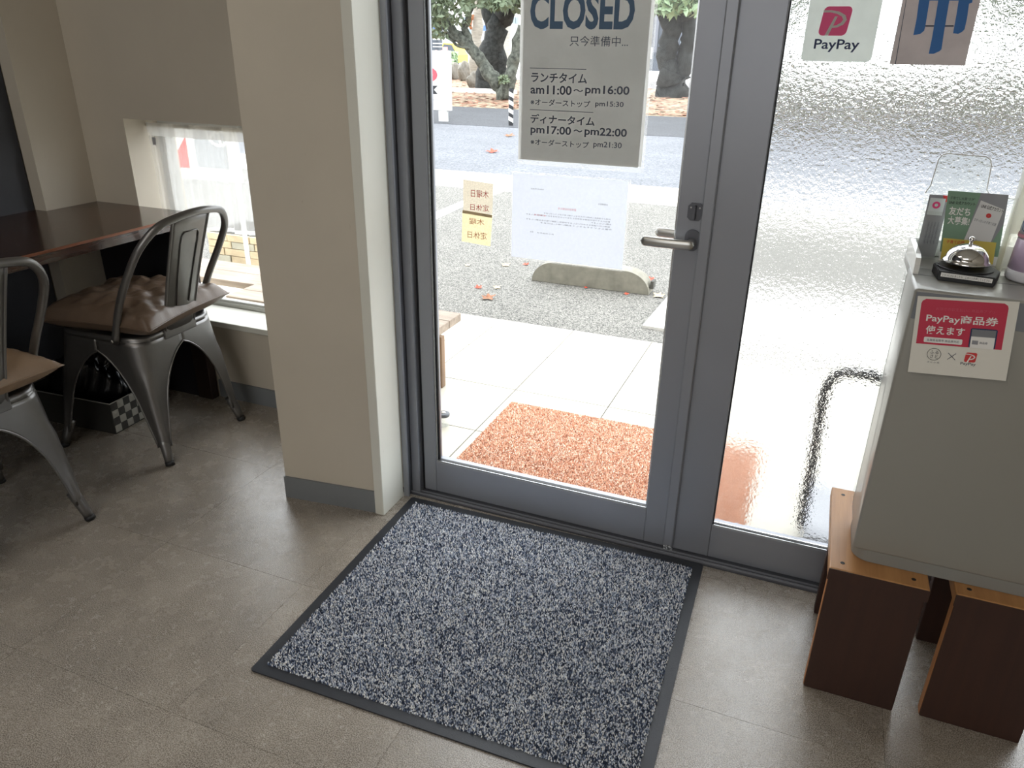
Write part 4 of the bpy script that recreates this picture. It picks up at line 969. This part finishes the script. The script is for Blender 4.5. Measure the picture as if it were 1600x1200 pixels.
branch(bm, [(1064, 125), (1070, 95), (1077, 60), (1076, 25), (1072, -20)], 12*s3, 11*s3, Y3+.1, 12); branch(bm, [(1048, 50), (1034, 22), (1022, -5)], 8*s3, 6*s3, Y3-.1)
branch(bm, [(1050, 30), (1065, 25), (1080, 20)], 10*s3, 8*s3, Y3); fin(bm, 'trunk', M['bark'], t3, True)
leaves('foliage', [(950, -150, 1170, -30), (1008, -35, 1100, 12), (1008, -35, 1100, 12), (1040, -10, 1095, 24), (1015, 0, 1045, 20)], 1300, .17, M['leafg'], t3, Y3-.5, .8)
for i, (tx, ty, lab) in enumerate(((-1.6, 18.9, 'dark street tree just right of the door, blurred by the textured glass'), (3.4, 20.4, 'dark street tree farther right, blurred by the textured glass'))):
    tr_ = root('street_tree', (tx, ty, 0), lab, 'tree')
    bm = bmesh.new(); tube(bm, [(tx, ty, 0), (tx+.1, ty, .8), (tx-.05, ty, 1.7), (tx+.15, ty, 2.8)], [.34, .27, .24, .2], 12); tube(bm, [(tx, ty, 1.4), (tx+.6, ty, 2.3), (tx+1.0, ty, 3.2)], [.17, .14, .1], 10); fin(bm, 'trunk', M['bark'], tr_, True)
    g = np.random.default_rng(60+i); V = []
    for _ in range(1500):
        q = g.normal(size=3); q /= np.linalg.norm(q); p = np.array([tx, ty, 3.1])+q*np.array([1.9, 1.6, 1.25])*g.uniform(.5, 1); a = g.normal(size=3); a /= np.linalg.norm(a); b = np.cross(a, q); b /= np.linalg.norm(b)
        V += [p-a*.16, p-b*.07, p+a*.16, p+b*.07]
    me = bpy.data.meshes.new('foliage'); me.from_pydata([tuple(v) for v in V], [], [(4*k, 4*k+1, 4*k+2, 4*k+3) for k in range(1500)]); link('foliage', me, M['leafd'], tr_, kind='stuff')
hg = root('hedge', (2.2, 16.4, 0), 'dark clipped hedge along the road, blurred by the textured glass', 'hedge')
g = np.random.default_rng(77); V = []
for _ in range(5000):
    p = np.array([g.uniform(-1.9, 7), g.uniform(16.0, 16.8), 0.9*g.random()**.8]); a = g.normal(size=3); a /= np.linalg.norm(a); b = np.cross(a, g.normal(size=3)); b /= np.linalg.norm(b)
    V += [p-a*.13, p-b*.07, p+a*.13, p+b*.07]
me = bpy.data.meshes.new('hedge_leaves'); me.from_pydata([tuple(v) for v in V], [], [(4*k, 4*k+1, 4*k+2, 4*k+3) for k in range(5000)]); link('hedge_leaves', me, M['leafh'], hg, kind='stuff')
# leaf litter and low rocks
g = np.random.default_rng(4); V = []
for _ in range(3600):
    x, y = g.uniform(-19, 6), 15.3+15*g.random()**1.6; a = g.uniform(0, 6.28); s = g.uniform(.05, .11)
    for k in (0, 1.57, 3.14, 4.71): V.append((x+s*math.cos(a+k), y+s*math.sin(a+k), .008+.03*g.random()))
me = bpy.data.meshes.new('leaf_litter'); me.from_pydata(V, [], [(4*i, 4*i+1, 4*i+2, 4*i+3) for i in range(3600)])
o = link('leaf_litter', me, P('leaf_litter_colour', '#8d6450', .9, var=.5, vscale=3), kind='stuff'); o.parent = bpy.data.objects['planting_strip']
for i, (xa, xb, yt, yb) in enumerate(((706, 722, 97, 124), (720, 740, 95, 126), (738, 752, 112, 137))):
    a, b = at(xa, yb, 2, 0), at(xb, yb, 2, 0); t = at(xa, yt, 1, a.y); bm = bmesh.new(); bmesh.ops.create_icosphere(bm, subdivisions=3, radius=1)
    for v in bm.verts:
        p = v.co; d = 1+.12*math.sin(4*p.x+i)+.1*math.sin(6*p.y+3*p.z); v.co = Vector(((a.x+b.x)/2+p.x*d*(b.x-a.x)*.55, a.y+p.y*d*.6, max(0, t.z*(.45+.5*p.z*d))))
    tag(fin(bm, 'boulder', M['rock'], None), ['grey boulder beside the white roadside sign', 'larger grey boulder between sign and forked tree', 'small grey boulder at the foot of the pale palm'][i], 'rock', 'boulders on the planting strip')
box_ = lambda n, mt_, d, **k: box(n, mt_, d, None, 0, 1, **k)
o = box_('stone_edging', M['slab'], (-13.5, -9.0, 20.5, 20.8, 0.004, .12)); tag(o, 'pale stone edging block on the leafy ground left of the forked tree', 'edging')
o = box_('stone_edging', M['greyc'], (-7.5, -4.9, 27.0, 27.6, 0, .25)); tag(o, 'grey stone edging behind the gnarled tree', 'edging')
# buildings
def building(name, Y, px0, px1, zt, mat, label, deep=6):
    a, b = at(px0, 80, 1, Y), at(px1, 80, 1, Y); r_ = root(name, ((a.x+b.x)/2, Y, 0), label, 'building'); box('wall', mat, (a.x, b.x, Y, Y+deep, 0, zt), r_); return r_, a.x, b.x
bA, xa, xb = building('white_building', 62, 560, 812, 9, M['bwhite'], 'white building with blue awning band and windows behind the trees, left of the closed sign')
z = lambda py, Y=61.9, px=740: at(px, py, 1, Y).z
def far_rect(name, mat, px0, px1, py0, py1, Y, parent, t=.1):
    a, b = at(px0, py1, 1, Y), at(px1, py0, 1, Y); return box(name, mat, (a.x, b.x, Y-t, Y+.0, a.z, b.z), parent)
far_rect('blue_awning', M['bblue'], 560, 700, 38, 46, 61.6, bA, .6); far_rect('blue_awning', M['bblue'], 752, 768, 40, 48, 61.6, bA, .6)
for x in (690, 722, 757, 800): 
    w1 = far_rect('window', M['bwhite'], x, x+13, 25, 38, 61.9, bA, .15); far_rect('pane', M['bglass'], x+1.5, x+6, 27, 37, 61.7, w1, .1); far_rect('pane', M['bglass'], x+7, x+11.5, 27, 37, 61.7, w1, .1)
far_rect('window', M['bglass'], 724, 740, 45, 53, 61.9, bA); far_rect('window', M['bglass'], 676, 690, 46, 55, 61.9, bA)
bB, xa, xb = building('dark_building', 52, 1003, 1130, 9, M['bdark'], 'dark grey building behind the gnarled tree, right of the closed sign')
far_rect('door_panel', M['alud'], 1020, 1032, 15, 82, 51.9, bB); far_rect('door_panel', M['bglass'], 1062, 1072, 60, 84, 51.9, bB)
far_rect('white_pillar', M['bwhite'], 1017, 1020, 74, 92, 51.0, bB, .3)
pk, _, _ = building('pink_hut', 44, 640, 677, 1.25, M['pinkw'], 'low pink walled hut behind the roadside sign', 2)
rk = root('storage_rack', at(684, 72, 1, 44), 'dark open shelving rack beside the low pink hut', 'rack')
far_rect('rack_body', M['bdark'], 677.5, 691, 61, 78, 44, rk, .5)
a, b = at(677.5, 78, 1, 44), at(691, 78, 1, 44)
for x in (a.x+.05, b.x-.15): box('rack_leg', M['bdark'], (x, x+.1, 43.6, 43.9, 0, a.z+.3), rk)
for yy in (61.5, 68, 73): far_rect('shelf', M['bwhite'], 677.5, 691, yy-.7, yy+.7, 43.4, rk, .1)
vh = root('parked_car', at(705, 74, 1, 50), 'yellow and dark parked car far behind the forked tree', 'car')
a, b = at(683, 74, 1, 50), at(716, 74, 1, 50)
bm = bmesh.new(); L = b.x-a.x
prism(bm, [(a.x+u*L, v) for u, v in ((0, .25), (1, .25), (1.0, .75), (.9, .95), (.72, 1.45), (.3, 1.5), (.12, 1.0), (0, .9))], 0, 1.6, XZ(50)); fin(bm, 'car_body', M['yell'], vh)
bm = bmesh.new(); prism(bm, [(a.x+u*L, v) for u, v in ((.2, 1.0), (.85, .98), (.70, 1.38), (.33, 1.42))], 0, .02, XZ(49.97)); fin(bm, 'car_window', M['bdark'], vh)
for u in (.2, .8):
    bm = bmesh.new(); tube(bm, [(a.x+u*L, 49.95, .32), (a.x+u*L, 50.2, .32)], .32, 16); fin(bm, 'wheel', M['rubber'], vh)
hd = root('hedge', at(703, 78, 1, 40), 'low yellow green hedge in front of the yellow parked car', 'hedge')
a, b = at(690, 78, 1, 40), at(712, 78, 1, 40)
V = []; g = np.random.default_rng(9)
for _ in range(500):
    p = np.array([g.uniform(a.x, b.x), 40+g.uniform(-.4, .4), g.uniform(.02, 1.0)]); q = g.normal(size=3); q /= np.linalg.norm(q); r_ = np.cross(q, g.normal(size=3)); r_ /= np.linalg.norm(r_)
    V += [p-q*.14, p-r_*.07, p+q*.14, p+r_*.07]
me = bpy.data.meshes.new('hedge_leaves'); me.from_pydata([tuple(v) for v in V], [], [(4*i, 4*i+1, 4*i+2, 4*i+3) for i in range(500)]); link('hedge_leaves', me, M['leafg'], hd, kind='stuff')
